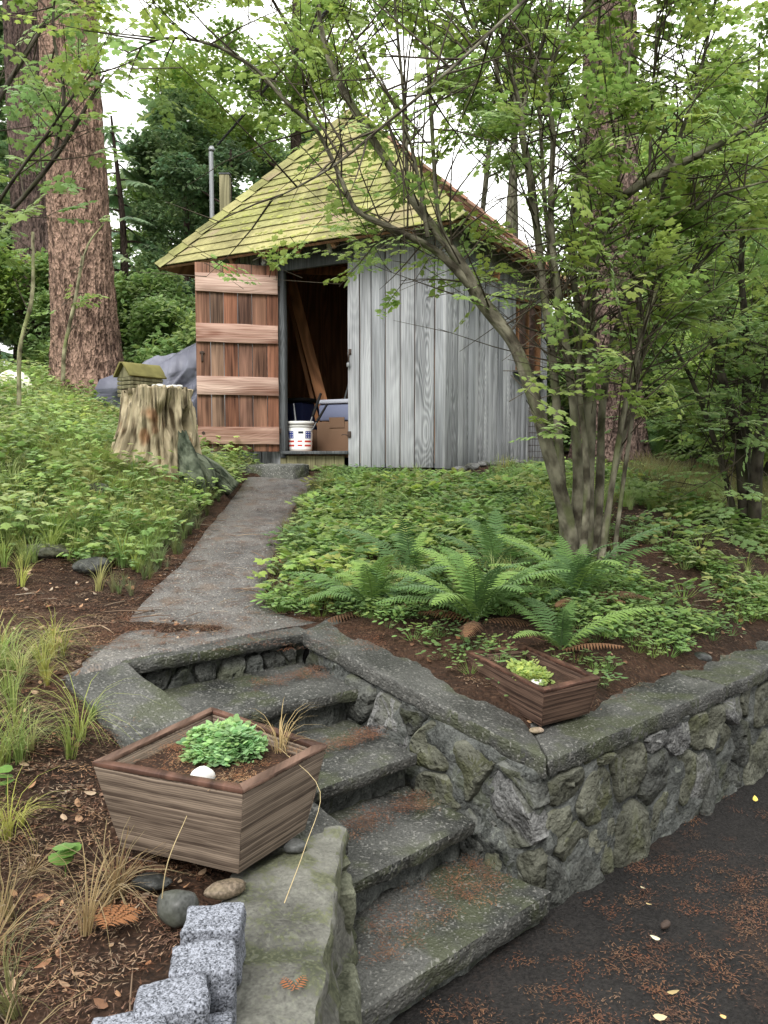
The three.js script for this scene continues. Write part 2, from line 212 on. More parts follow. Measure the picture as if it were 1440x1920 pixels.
{
  const plankT = woodTex([0.15, 0.156, 0.166], [0.44, 0.452, 0.472], { seed: 3, rings: 7, pu: 6, pv: 2, fibre: 0.5, ring: 0.07, stain: 0.5 });
  const plankT2 = woodTex([0.105, 0.11, 0.118], [0.42, 0.432, 0.452], { seed: 23, rings: 11, pu: 9, pv: 3, fibre: 0.4, sharp: 1.2, ring: 0.2, stain: 0.45 });
  const plankB = tex(512, 1024, (u, v) => { const q = 7 * ft2(u, v, 7, 3, 2, 3) + 7 * u; return clamp(0.3 + 0.4 * contour(q) + 0.5 * ft2(u, v, 160, 8, 2, 8)); }, false, [1, 2.4]);
  M.plank = [plankT, plankT2, plankT].map((t, i) => mat({ map: t, bumpMap: plankB, bumpScale: 0.003, roughness: 0.85, color: [lin(1, 1, 1), lin(1, 1, 1), lin(0.8, 0.81, 0.82)][i] }));
  const dT = woodTex([0.048, 0.024, 0.016], [0.275, 0.145, 0.095], { seed: 41, rings: 4, pu: 9, pv: 2, fibre: 0.5, ring: 0.1, stain: 0.7 });
  M.doorBoard = [lin(1, 1, 1), lin(1.0, 0.86, 0.8), lin(0.78, 0.8, 0.86), lin(0.92, 1.1, 1.15)].map(c => mat({ map: dT, color: c, bumpMap: plankB, bumpScale: 0.002, roughness: 0.8 }));
  const bT = woodTex([0.17, 0.085, 0.06], [0.52, 0.38, 0.315], { seed: 57, rings: 5, pu: 5, pv: 2, fibre: 0.5, ring: 0.08, stain: 0.6 });
  M.batten = [lin(1, 1, 1), lin(1.05, 1, 0.98), lin(0.85, 0.78, 0.74)].map(c => mat({ map: bT, color: c, bumpMap: plankB, bumpScale: 0.003, roughness: 0.75 }));
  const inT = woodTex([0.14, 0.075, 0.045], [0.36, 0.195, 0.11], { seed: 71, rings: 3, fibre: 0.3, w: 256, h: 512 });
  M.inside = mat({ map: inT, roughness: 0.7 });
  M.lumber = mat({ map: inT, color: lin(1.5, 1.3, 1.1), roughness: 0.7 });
  M.frame = mat({ map: plankT2, color: lin(0.30, 0.31, 0.31), roughness: 0.85 });
  M.skirtBoard = mat({ map: plankT, color: lin(0.62, 0.56, 0.30), bumpMap: plankB, bumpScale: 0.003 });
  // laminated veneer planter timber: fine bands along v
  const lam = (lo, hi, seed) => tex(256, 1024, (u, v) => {
    const y = v * 100 + 0.9 * ft2(u, v, 2, 4, 2, seed), k = Math.floor(y), fr = y - k, t = hash(((k % 100) + 100) % 100, seed, 3);
    const line = Math.min(1, Math.abs(fr - 0.1) * 5), g = clamp(0.1 + 0.9 * t + 0.5 * ft2(u, v, 8, 250, 2, seed) + 0.25 * ft2(u, v, 4, 12, 3, seed + 2));
    const c = lerp3(lo, hi, g); return c.map(x => x * (0.45 + 0.55 * line));
  }, true, [0.5, 0.62]);
  M.laminate = mat({ map: lam([0.06, 0.043, 0.033], [0.25, 0.195, 0.15], 11), roughness: 0.75 });
  M.laminateDark = mat({ map: lam([0.025, 0.014, 0.011], [0.15, 0.095, 0.07], 17), roughness: 0.6 });
  M.rim = mat({ map: woodTex([0.03, 0.016, 0.012], [0.115, 0.06, 0.043], { seed: 81, rings: 3, w: 256, h: 512 }), roughness: 0.5 });
  M.rimPale = mat({ map: woodTex([0.05, 0.03, 0.022], [0.17, 0.105, 0.078], { seed: 85, rings: 4, w: 256, h: 512 }), roughness: 0.65 });
  // roof moss
  const moss = (lo, mid, hi, seed, bare) => tex(1024, 1024, (u, v) => {
    const a = ft(u, v, 6, 5, seed), b = ft(u, v, 64, 3, seed + 3), c = ft2(u, v, 40, 6, 2, seed + 6); let k = lerp3(lo, hi, clamp(0.5 + 0.75 * a + 0.35 * b + 0.3 * c));
    return lerp3(k, mid, step(0.08, 0.5, ft(u, v, 5, 4, seed + 11) + 0.35 * c) * bare);
  }, true, [3, 3]);
  const mb = bumpOf(90, 3, 31);
  const mossT = moss([0.115, 0.11, 0.05], [0.21, 0.17, 0.11], [0.285, 0.28, 0.12], 5, 0.9), shinT = moss([0.11, 0.065, 0.045], [0.18, 0.18, 0.06], [0.25, 0.145, 0.10], 15, 0.6);
  M.moss = [lin(1, 1, 1), lin(0.92, 0.95, 0.85), lin(1.05, 1, 1.05)].map(c => mat({ map: mossT, color: c, bumpMap: mb, bumpScale: 0.006, roughness: 1 }));
  M.shingle = [lin(1, 1, 1), lin(0.8, 0.8, 0.8), lin(1.15, 1.05, 1)].map(c => mat({ map: shinT, color: c, bumpMap: mb, bumpScale: 0.005, roughness: 1 }));
  M.soffit = M.inside;
  // bark of the big conifers
  const bark = (lo, hi, seed) => tex(512, 1024, (u, v) => { const q = ridge(ft2(u, v, 26, 11, 3, seed)) * 0.6 + 0.55 * ft2(u, v, 110, 60, 3, seed + 4) + 0.12; return lerp3(lo, hi, clamp(q - 0.02 + 0.3 * ft(u, v, 4, 3, seed + 8))); }, true, [1.4, 2.2]);
  const barkB = tex(512, 1024, (u, v) => clamp(ridge(ft2(u, v, 26, 11, 3, 101)) * 0.6 + 0.55 * ft2(u, v, 110, 60, 3, 105) + 0.12), false, [1.4, 2.2]);
  M.bark = mat({ map: bark([0.045, 0.027, 0.02], [0.34, 0.225, 0.17], 101), bumpMap: barkB, bumpScale: 0.05, roughness: 1 });
  M.barkBrown = mat({ map: bark([0.03, 0.02, 0.017], [0.22, 0.155, 0.13], 101), bumpMap: barkB, bumpScale: 0.05, roughness: 1 });
  M.barkDark = mat({ map: bark([0.025, 0.018, 0.016], [0.15, 0.105, 0.09], 101), bumpMap: barkB, bumpScale: 0.03, roughness: 1 });
  const stemT = tex(256, 512, (u, v) => { const a = ft2(u, v, 6, 10, 4, 141), m = step(0.0, 0.4, ft(u, v, 5, 4, 151)); return lerp3(lerp3([0.035, 0.03, 0.023], [0.16, 0.15, 0.12], clamp(0.5 + 1.3 * a)), [0.085, 0.10, 0.045], 0.6 * m); }, true, [0.4, 0.9]);
  const stemB = bumpOf(24, 4, 161, 256, [0.3, 0.6]);
  M.stem = mat({ map: stemT, color: lin(1.15, 1.15, 1.05), bumpMap: stemB, bumpScale: 0.006 });
  M.stemDark = mat({ map: stemT, color: lin(0.45, 0.42, 0.4) });
  M.stemPale = mat({ map: stemT, color: lin(1.9, 1.95, 1.5) });
  M.twig = mat({ color: lin(0.055, 0.045, 0.032) });
  // stone, concrete
  const stone = (lo, hi, green, seed, spec = 0.25, rep = 0.7) => tex(512, 512, (u, v) => {
    const a = ft(u, v, 6, 5, seed), b = ft(u, v, 120, 2, seed + 3), m = step(0.05, 0.45, ft(u, v, 4, 4, seed + 7)), l = step(0.42, 0.6, ft(u, v, 14, 3, seed + 9));
    let c = lerp3(lo, hi, clamp(0.5 + 0.8 * a + spec * b)); c = lerp3(c, green, 0.6 * m); return lerp3(c, [0.27, 0.28, 0.25], 0.5 * l);
  }, true, [rep, rep]);
  const sb = bumpOf(20, 5, 171, 512, [0.5, 0.5]), sbf = bumpOf(70, 3, 181, 512, [0.5, 0.5]);
  const sA = stone([0.035, 0.037, 0.034], [0.17, 0.175, 0.16], [0.075, 0.082, 0.045], 201, 0.5), sB = stone([0.04, 0.041, 0.03], [0.15, 0.152, 0.12], [0.085, 0.09, 0.042], 221, 0.4), sC = stone([0.05, 0.05, 0.05], [0.23, 0.23, 0.225], [0.10, 0.105, 0.075], 241, 0.7);
  M.stone = [[sA, 0.68], [sB, 0.7], [sC, 0.85], [sA, 0.52], [sB, 0.9]].map(([t, k]) => mat({ map: t, color: lin(k, k, k), bumpMap: sb, bumpScale: 0.02, roughness: 0.7 }));
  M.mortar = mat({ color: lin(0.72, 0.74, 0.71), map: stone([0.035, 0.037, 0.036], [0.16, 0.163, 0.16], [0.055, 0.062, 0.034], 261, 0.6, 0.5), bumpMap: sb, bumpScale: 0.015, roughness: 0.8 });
  const conT = tex(1024, 1024, (u, v) => {
    const a = ft(u, v, 5, 5, 281), b = ft(u, v, 200, 2, 283), m = step(0.08, 0.42, ft(u, v, 6, 5, 287)), sp = step(0.55, 0.62, t2(u * 150, v * 150, 150, 5));
    let c = lerp3([0.02, 0.022, 0.021], [0.098, 0.10, 0.097], clamp(0.5 + 0.7 * a + 0.45 * b)); c = lerp3(c, [0.06, 0.07, 0.036], 0.6 * m); return lerp3(c, [0.24, 0.24, 0.23], 0.5 * sp);
  }, true, [1.1, 1.1]);
  M.concrete = mat({ map: conT, color: lin(0.86, 0.84, 0.81), bumpMap: sbf, bumpScale: 0.006, roughness: 0.55 });
  M.slab = mat({ map: conT, color: lin(1.7, 1.68, 1.6), bumpMap: sb, bumpScale: 0.01 });
  const conM = tex(1024, 1024, (u, v) => {
    const a = ft(u, v, 5, 5, 301), b = ft(u, v, 150, 2, 303), m = step(-0.1, 0.25, ft(u, v, 11, 5, 307) + 0.35 * b), sp = step(0.5, 0.6, t2(u * 90, v * 90, 90, 5));
    let c = lerp3([0.07, 0.067, 0.064], [0.24, 0.232, 0.22], clamp(0.5 + 0.7 * a + 0.4 * b)); c = lerp3(c, lerp3([0.045, 0.052, 0.026], [0.13, 0.135, 0.075], clamp(0.5 + b + a)), 0.75 * m); return lerp3(c, [0.26, 0.26, 0.23], 0.2 * sp);
  }, true, [0.9, 0.9]);
  M.concreteMossy = mat({ map: conM, color: lin(0.74, 0.76, 0.7), bumpMap: sb, bumpScale: 0.008, roughness: 0.8 });
  M.mossStone = mat({ map: stone([0.045, 0.048, 0.033], [0.16, 0.165, 0.12], [0.085, 0.092, 0.035], 321, 0.5), bumpMap: sb, bumpScale: 0.012 });
  M.granite = mat({ map: tex(512, 512, (u, v) => { const a = t2(u * 130, v * 130, 130, 3), b = t2(u * 64, v * 64, 64, 4), c = ft(u, v, 8, 3, 5); return lerp3([0.02, 0.022, 0.027], [0.24, 0.253, 0.292], clamp(0.56 + 0.5 * a + 0.35 * b + 0.2 * c)); }, true, [0.28, 0.28]), bumpMap: sbf, bumpScale: 0.005, roughness: 0.75 });
  const pathT = tex(1024, 1024, (u, v) => { const a = ft(u, v, 4, 5, 341), b = t2(u * 256, v * 256, 256, 9), c = step(0.6, 0.75, t2(u * 180, v * 180, 180, 3)), l = step(0.12, 0.5, ft(u, v, 9, 4, 347) + 0.25 * b); let k = lerp3([0.07, 0.07, 0.072], [0.19, 0.185, 0.18], clamp(0.5 + 0.9 * a + 0.5 * b)); k = lerp3(k, [0.42, 0.41, 0.39], 0.6 * c); return lerp3(k, [0.13, 0.085, 0.055], 0.45 * l); }, true, [1.3, 1.3]);
  M.path = mat({ map: pathT, color: lin(0.9, 0.87, 0.84), bumpMap: sbf, bumpScale: 0.006, roughness: 0.42 });
  M.asphalt = mat({ map: tex(1024, 1024, (u, v) => { const a = ft(u, v, 5, 5, 361), b = t2(u * 256, v * 256, 256, 9), l = step(0.0, 0.5, ft(u, v, 7, 5, 367) + 0.2 * b); return lerp3(lerp3([0.0055, 0.005, 0.005], [0.02, 0.018, 0.017], clamp(0.5 + 0.6 * a + 0.4 * b)), [0.03, 0.0175, 0.0125], 0.5 * l); }, true, [2.2, 2.2]), bumpMap: sbf, bumpScale: 0.006, roughness: 0.8 });
  M.soil = mat({ color: lin(0.40, 0.355, 0.33), map: tex(1024, 1024, (u, v) => { const a = ft(u, v, 6, 5, 381), b = ft(u, v, 150, 2, 383), c = ft2(u, v, 200, 50, 2, 385), d = ft2(u, v, 50, 200, 2, 387), s = Math.max(c, d); let k = lerp3([0.03, 0.02, 0.014], [0.115, 0.07, 0.048], clamp(0.45 + 0.6 * a + 0.5 * b)); return lerp3(k, [0.19, 0.125, 0.085], 0.55 * step(0.25, 0.5, s)); }, true, [1.5, 1.5]), bumpMap: bumpOf(60, 4, 391), bumpScale: 0.02, roughness: 1 });
  M.potSoil = mat({ map: M.soil.map, color: lin(0.42, 0.36, 0.33), bumpMap: sb, bumpScale: 0.012 });
  M.white = mat({ color: lin(0.6, 0.59, 0.57), roughness: 0.5 });
  M.pebbleDark = mat({ map: sA, color: lin(0.55, 0.55, 0.58), roughness: 0.35 }); M.pebbleTan = mat({ map: sC, color: lin(1.35, 1.05, 0.82), roughness: 0.6 });
  M.metal = mat({ color: lin(0.25, 0.26, 0.27), metalness: 0.6, roughness: 0.5 }); M.rust = mat({ color: lin(0.05, 0.035, 0.028), roughness: 0.7 });
  M.galv = mat({ color: lin(0.22, 0.23, 0.24), metalness: 0.5, roughness: 0.5 }); M.black = mat({ color: lin(0.012, 0.012, 0.013), roughness: 0.6 });
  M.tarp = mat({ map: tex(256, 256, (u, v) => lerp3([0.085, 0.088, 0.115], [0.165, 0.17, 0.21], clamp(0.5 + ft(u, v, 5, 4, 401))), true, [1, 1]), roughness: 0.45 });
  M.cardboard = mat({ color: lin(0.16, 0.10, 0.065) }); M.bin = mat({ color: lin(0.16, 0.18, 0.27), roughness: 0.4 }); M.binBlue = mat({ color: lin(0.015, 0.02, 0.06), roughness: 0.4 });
  // stump: pale rotten wood with rusty hollows
  M.stump = mat({ map: tex(512, 1024, (u, v) => { const a = ft2(u, v, 110, 7, 3, 421), b = ft2(u, v, 36, 6, 4, 425), h = step(0.14, 0.36, ft2(u, v, 14, 5, 3, 429)); return lerp3(lerp3([0.05, 0.036, 0.02], [0.46, 0.385, 0.26], clamp(0.75 + 1.1 * a + 0.8 * b)), lerp3([0.10, 0.04, 0.018], [0.34, 0.16, 0.075], clamp(0.5 + a)), 0.75 * h); }, true, [2.4, 1.2]), bumpMap: tex(512, 512, (u, v) => clamp(0.5 + 0.8 * ft2(u, v, 60, 6, 4, 431)), false, [2, 1]), bumpScale: 0.035, roughness: 1 });
  M.rootBark = mat({ map: tex(256, 256, (u, v) => lerp3([0.035, 0.045, 0.03], [0.16, 0.18, 0.13], clamp(0.45 + ft2(u, v, 14, 6, 4, 441))), true, [0.5, 0.5]), bumpMap: barkB, bumpScale: 0.02, roughness: 1 });
  M.birdWood = mat({ color: lin(0.7, 0.7, 0.7), map: woodTex([0.15, 0.14, 0.08], [0.36, 0.33, 0.20], { seed: 91, rings: 3, w: 256, h: 512 }) });
  M.birdRoof = mat({ color: lin(0.62, 0.56, 0.6), map: moss([0.17, 0.17, 0.06], [0.20, 0.17, 0.10], [0.38, 0.38, 0.13], 95, 0.5), roughness: 1 });
  M.glass = new THREE.MeshPhysicalMaterial({ color: 0xffffff, transmission: 1, thickness: 0, roughness: 0.05, ior: 1.5 });
}
// leaves: colours come from the instances
const leafMat = (c, t = 0.4) => new THREE.MeshPhysicalMaterial({ color: c, transmission: t, thickness: 0, roughness: 0.85, specularIntensity: 0.3, side: THREE.DoubleSide });
M.leaf = leafMat(lin(1, 1, 1), 0.58); M.leafFar = mat({ color: lin(1, 1, 1), side: THREE.DoubleSide }); M.leafSolid = mat({ color: lin(1, 1, 1), roughness: 0.6, side: THREE.DoubleSide });

// ---------- ground ----------
const A = [0.563, -2.679], U1 = [0.749, -0.6626], N1 = [0.6626, 0.749];            // corner of the walls, direction and outward normal of the long wall
const B = [-0.369, -3.71], LC = [-1.052, -3.153], T = [-0.10, -2.32];               // landing edge (two ends) and tip of the low wall
const U2 = [0.651, 0.759], N2 = [-0.759, 0.651];
const along = (o, ...p) => { let r = [...o]; for (let i = 0; i < p.length; i += 2) { r[0] += p[i][0] * p[i + 1]; r[1] += p[i][1] * p[i + 1]; } return r; };
const pathH = (x, z) => { const d = (x + 1.052) * -0.632 + (z + 3.153) * -0.775; return 0.75 + 0.122 * Math.max(0, -3.45 - z) * step(0.15, 1.5, d); };
const pathLeft = [[-1.25, -2.97], [-1.29, -3.35], [-1.29, -3.7], [-1.34, -4.15], [-1.30, -4.8], [-1.34, -5.6], [-1.41, -6.5], [-1.45, -7.7], [-1.5, -8.3]];
const pathRight = [[-0.44, -3.83], [-0.24, -3.95], [-0.5, -4.1], [-0.60, -4.3], [-0.65, -4.6], [-0.69, -5.1], [-0.72, -5.7], [-0.73, -7.2], [-0.7, -8.3]];
const polyAt = (pl, z) => { for (let i = 0; i < pl.length - 1; i++) { const [a, b] = [pl[i], pl[i + 1]]; if (z <= a[1] && z >= b[1]) return mix(a[0], b[0], (a[1] - z) / (a[1] - b[1] || 1)); } return null; };
const leftFace = [[-0.16, -2.08], [-0.13, -1.38], [-0.2, -0.6], [-0.5, 0.3], [-1.3, 1.5], [-4, 4], [-9, 9]];
const hole = [along(A, U1, 90), A, B, LC, T, ...leftFace, [90, 9], [90, -50]];
const inPoly = (x, z, P) => { let c = false; for (let i = 0, j = P.length - 1; i < P.length; j = i++) if ((P[i][1] > z) !== (P[j][1] > z) && x < (P[j][0] - P[i][0]) * (z - P[i][1]) / (P[j][1] - P[i][1]) + P[i][0]) c = !c; return c; };
const distPoly = (x, z, P) => { let m = 1e9; for (let i = 0; i < P.length; i++) { const a = P[i], b = P[(i + 1) % P.length], dx = b[0] - a[0], dz = b[1] - a[1], t = clamp(((x - a[0]) * dx + (z - a[1]) * dz) / (dx * dx + dz * dz || 1)); m = Math.min(m, Math.hypot(x - a[0] - dx * t, z - a[1] - dz * t)); } return m; };
const ctl = [
  ...[0.25, 0.9, 1.8, 3, 5, 8, 13, 22, 40].map(t => [...along(A, U1, t, N1, -0.2), 0.535]),
  [...along(A, U2, -0.7, N2, -0.2), 0.64], [-0.15, -3.8, 0.77], [-0.25, -4.0, 0.79], [-0.36, -3.72, 0.73],
  [-0.7, -3.45, 0.72], [-0.95, -4.1, 0.8], [-0.97, -4.7, 0.875], [-1.05, -6, 1.035], [-1.08, -7.7, 1.24], [-1.3, -2.95, 0.71],
  [-0.8, -2.7, 0.60], [-0.45, -2.3, 0.44], [-0.5, -1.8, 0.43], [-0.5, -1.3, 0.43], [-0.55, -0.5, 0.42], [-1, 0.6, 0.42], [-2, 2, 0.45], [-6, 6, 0.5],
  [-1.76, -3.9, 0.80], [-1.0, -2.0, 0.47], [-1.5, -2.6, 0.62], [-1.8, -1.5, 0.55], [-2.4, -2.7, 0.72], [-2.24, -5, 1.09], [-1.93, -6.8, 1.42], [-3.2, -5, 1.3], [-3.2, -7.5, 1.8], [-3.91, -10.5, 2.33], [-2.8, -10.2, 1.95], [-5.7, -13.5, 2.8], [-1.93, -8.6, 1.5], [-5, -6, 1.9], [-8, -10, 2.9], [-8, -3, 1.6], [-16, -20, 4], [-14, 6, 1],
  [0.6, -7.8, 1.41], [-0.3, -8.3, 1.41], [-1.1, -8.8, 1.42], [2.1, -10.4, 1.47], [-2, -9.8, 1.6], [0, -12, 1.6],
  [1.19, -4.7, 0.93], [0, -3.95, 0.80], [0.52, -3.62, 0.75], [1.12, -4.2, 0.85], [0.34, -6.2, 1.2], [2.05, -5.2, 0.99], [2.9, -6.3, 0.97], [3.8, -8, 1.16], [3.26, -11.5, 1.52], [6, -9, 1.05], [10, -14, 1.2], [6, -15, 1.6], [0, -25, 2.2], [20, -30, 1.5], [-20, -35, 4], [-30, 0, 2.5], [30, -60, 2], [0, -60, 3], [-40, -60, 5], [60, -70, 2], [-60, -20, 4],
];
const rbf = (() => { // thin-plate spline through the control points
  const n = ctl.length, m = n + 3, K = d => d < 1e-6 ? 0 : d * d * Math.log(d), Q = [];
  for (let i = 0; i < m; i++) { Q.push(new Float64Array(m + 1)); }
  for (let i = 0; i < n; i++) { for (let j = 0; j < n; j++) Q[i][j] = K(Math.hypot(ctl[i][0] - ctl[j][0], ctl[i][1] - ctl[j][1])) + (i === j ? 0.01 : 0); [1, ctl[i][0], ctl[i][1]].forEach((v, k) => { Q[i][n + k] = v; Q[n + k][i] = v; }); Q[i][m] = ctl[i][2]; }
  for (let c = 0; c < m; c++) { let p = c; for (let r = c + 1; r < m; r++) if (Math.abs(Q[r][c]) > Math.abs(Q[p][c])) p = r; [Q[c], Q[p]] = [Q[p], Q[c]]; for (let r = 0; r < m; r++) if (r !== c) { const f = Q[r][c] / Q[c][c]; if (f) for (let k = c; k <= m; k++) Q[r][k] -= f * Q[c][k]; } }
  const w = Q.map((r, i) => r[m] / r[i]);
  return (x, z) => { let s = w[n] + w[n + 1] * x + w[n + 2] * z; for (let i = 0; i < n; i++) s += w[i] * K(Math.hypot(x - ctl[i][0], z - ctl[i][1])); return s; };
})();
function G(x, z) { // height of the earth
  let h = rbf(x, z) + 0.03 * f3(x * 1.7, 3, z * 1.7, 4) + 0.012 * n3(x * 11, 1, z * 11);
  const l = polyAt(pathLeft, z), r = polyAt(pathRight, z);
  if (l !== null && r !== null) { const d = Math.min(x - l, r - x); h = mix(h, pathH(x, z) - 0.035, step(-0.02, 0.14, d)); if (d > -0.3 && d < 0.02) h = mix(h, pathH(x, z) + 0.005, step(-0.3, -0.02, d) * 0.7); }
  return h;
}
{
  const axis = (lo, hi, s, far) => { const a = []; for (let x = lo; x <= hi + 1e-9; x += s) a.push(x); let d = s, x = hi; while (x < far) { d *= 1.13; x += d; a.push(x); } d = s; x = lo; while (x > -far) { d *= 1.13; x -= d; a.unshift(x); } return a; };
  const X = axis(-2.6, 3, 0.05, 120), Zs = axis(-8.6, 0.2, 0.05, 120), pos = [], uv = [], idx = [], out = [];
  for (const z of Zs) for (const x of X) { const o = inPoly(x, z, hole); out.push(o); pos.push(x, o ? 0 : G(x, z), z); uv.push(x, z); }
  const nx = X.length;
  for (let j = 0; j < Zs.length - 1; j++) for (let i = 0; i < nx - 1; i++) { const a = j * nx + i, b = a + 1, c = a + nx, d = c + 1; if (out[a] || out[b] || out[c] || out[d]) continue; idx.push(a, c, b, b, c, d); }
  const g = new THREE.BufferGeometry(); g.setAttribute('position', new THREE.Float32BufferAttribute(pos, 3)); g.setAttribute('uv', new THREE.Float32BufferAttribute(uv, 2)); g.setIndex(idx); g.computeVertexNormals();
  tag(mesh('ground', g, M.soil), 'brown forest soil strewn with needles and twigs on both banks', 'ground', null, 'structure');
  const dg = new THREE.PlaneGeometry(60, 60, 160, 160); dg.rotateX(-Math.PI / 2); dg.translate(22, 0, -12);
  { const p = dg.attributes.position, u = dg.attributes.uv; for (let i = 0; i < p.count; i++) { p.setY(i, 0.012 * f3(p.getX(i) * 0.8, 0, p.getZ(i) * 0.8)); u.setXY(i, p.getX(i), p.getZ(i)); } dg.computeVertexNormals(); }
  tag(mesh('driveway', dg, M.asphalt), 'dark wet asphalt driveway below the stone wall', 'driveway', null, 'structure');
  // the path of old paving
  const n = 90, w = 12, pp = [], pu = [], pi = [];
  for (let i = 0; i <= n; i++) {
    const t = i / n * (pathLeft.length - 1), k = Math.min(pathLeft.length - 2, Math.floor(t)), f = t - k, L = [0, 1].map(q => mix(pathLeft[k][q], pathLeft[k + 1][q], f)), R = [0, 1].map(q => mix(pathRight[k][q], pathRight[k + 1][q], f));
    for (let j = 0; j <= w; j++) { const e = j === 0 ? 0.13 * f3(i * 0.22, 1, 5) : j === w ? 0.13 * f3(i * 0.22, 9, 5) : 0, s = j / w, x = mix(L[0], R[0], s) + e, z = mix(L[1], R[1], s); pp.push(x, pathH(x, z) + 0.006 + 0.008 * f3(x * 3, 0, z * 3) - (j === 0 || j === w || i === 0 ? 0.03 : 0), z); pu.push(x, z); }
  }
  for (let i = 0; i < n; i++) for (let j = 0; j < w; j++) { const a = i * (w + 1) + j, c = a + w + 1; pi.push(a, a + 1, c, a + 1, c + 1, c); }
  const pg = new THREE.BufferGeometry(); pg.setAttribute('position', new THREE.Float32BufferAttribute(pp, 3)); pg.setAttribute('uv', new THREE.Float32BufferAttribute(pu, 2)); pg.setIndex(pi); pg.computeVertexNormals();
  tag(mesh('path', pg, M.path), 'narrow worn grey paved path climbing to the shed', 'path', null, 'structure');
}
// ---------- walls of fitted stones ----------
function clipCell(poly, a, b, wa, wb) { // keep the side of the power bisector nearer a
  const nx = b[0] - a[0], ny = b[1] - a[1], c = (b[0] ** 2 + b[1] ** 2 - wb - a[0] ** 2 - a[1] ** 2 + wa) / 2, f = p => nx * p[0] + ny * p[1] - c, o = [];
  for (let i = 0; i < poly.length; i++) { const p = poly[i], q = poly[(i + 1) % poly.length], fp = f(p), fq = f(q); if (fp <= 0) o.push(p); if ((fp < 0) !== (fq < 0)) { const t = fp / (fp - fq); o.push([mix(p[0], q[0], t), mix(p[1], q[1], t)]); } }
  return o;
}
function stoneGeo(poly, bulge, seed, joint, at) {
  let P = poly; const area = P.reduce((s, p, i) => { const q = P[(i + 1) % P.length]; return s + p[0] * q[1] - q[0] * p[1]; }, 0) / 2; if (area < 0) P = [...P].reverse();
  const cx = P.reduce((s, p) => s + p[0], 0) / P.length, cy = P.reduce((s, p) => s + p[1], 0) / P.length;
  for (let k = 0; k < 2; k++) { const o = []; P.forEach((p, i) => { const q = P[(i + 1) % P.length]; o.push([mix(p[0], q[0], 0.15), mix(p[1], q[1], 0.15)], [mix(p[0], q[0], 0.85), mix(p[1], q[1], 0.85)]); }); P = o; }
  const per = []; let L = 0; P.forEach((p, i) => { per.push(L); const q = P[(i + 1) % P.length]; L += Math.hypot(q[0] - p[0], q[1] - p[1]); });
  const n = 26, ring = []; for (let i = 0; i < n; i++) { const s = i / n * L; let k = per.length - 1; while (per[k] > s) k--; const p = P[k], q = P[(k + 1) % P.length], l = Math.hypot(q[0] - p[0], q[1] - p[1]) || 1e-6, t = (s - per[k]) / l; let x = mix(p[0], q[0], t), y = mix(p[1], q[1], t); const d = Math.hypot(x - cx, y - cy), kk = Math.max(0.3, (d - joint * (0.8 + 0.9 * n3(x * 30, y * 30, seed))) / d); ring.push([cx + (x - cx) * kk, cy + (y - cy) * kk]); }
  const lev = [[1, -0.05], [1, 0], [0.97, 0.55], [0.90, 0.85], [0.70, 0.97], [0.45, 1.0], [0.2, 1]], pos = [], idx = [], tilt = [n3(seed, 1, 1) * 0.35, n3(seed, 5, 2) * 0.3];
  lev.forEach(([k, w], li) => ring.forEach(([x, y]) => { const px = cx + (x - cx) * k, py = cy + (y - cy) * k; const wz = li === 0 ? -0.05 : w * bulge + (li > 1 ? tilt[0] * (px - cx) + tilt[1] * (py - cy) : 0) * 0.5 + f3(px * 8 + seed, py * 8, seed * 3, 4) * 0.04 * Math.min(1, li / 2); pos.push(...at(px, py, wz)); }));
  for (let l = 0; l < lev.length - 1; l++) for (let i = 0; i < n; i++) { const a = l * n + i, b = l * n + (i + 1) % n, c = a + n, d = b + n; idx.push(a, b, c, b, d, c); }
  const ce = pos.length / 3, o = (lev.length - 1) * n; pos.push(...at(cx, cy, bulge + f3(cx * 9 + seed, cy * 9, seed * 3, 3) * 0.035)); for (let i = 0; i < n; i++) idx.push(o + i, o + (i + 1) % n, ce);
  let g = new THREE.BufferGeometry(); g.setAttribute('position', new THREE.Float32BufferAttribute(pos, 3)); g.setIndex(idx); g = toCreasedNormals(g, 0.7); return boxUV(g, [seed * 0.17, seed * 0.29]);
}
function stoneFace(parent, O, Ud, Nd, rect, seeds, { joint = 0.009, mats = M.stone, bulge = 0.045, base = 0, seed = 1, depth = 0 } = {}) {
  const at = (u, v, w) => [O[0] + Ud[0] * u + Nd[0] * (w + depth), base + v, O[1] + Ud[1] * u + Nd[1] * (w + depth)];
  const flip = Ud[1] * Nd[0] - Ud[0] * Nd[1] < 0;
  seeds.forEach((s, i) => {
    let poly = rect; seeds.forEach((q, j) => { if (i !== j && poly.length) poly = clipCell(poly, s, q, (s[2] ?? 0), (q[2] ?? 0)); });
    if (poly.length < 3) return; const ext = Math.max(...poly.map(p => p[0])) - Math.min(...poly.map(p => p[0])); if (ext < 0.03) return;
    const R = RNG(seed * 97 + i * 13), g = stoneGeo(poly, bulge * (0.5 + 0.9 * R()), seed * 10 + i, joint, at);
    if (flip) { const p = g.attributes.position; for (let k = 0; k < p.count; k += 3) for (const a of [p, g.attributes.normal, g.attributes.uv]) { const c = a.itemSize; for (let m = 0; m < c; m++) { const t = a.array[(k + 1) * c + m]; a.array[(k + 1) * c + m] = a.array[(k + 2) * c + m]; a.array[(k + 2) * c + m] = t; } } g.deleteAttribute('normal'); const gg = toCreasedNormals(g, 0.7); mesh('stone', gg, mats[Math.floor(R() * mats.length)], parent); return; }
    mesh('stone', g, mats[Math.floor(R() * mats.length)], parent);
  });
}
const P3 = (p, y) => [p[0], y, p[1]];
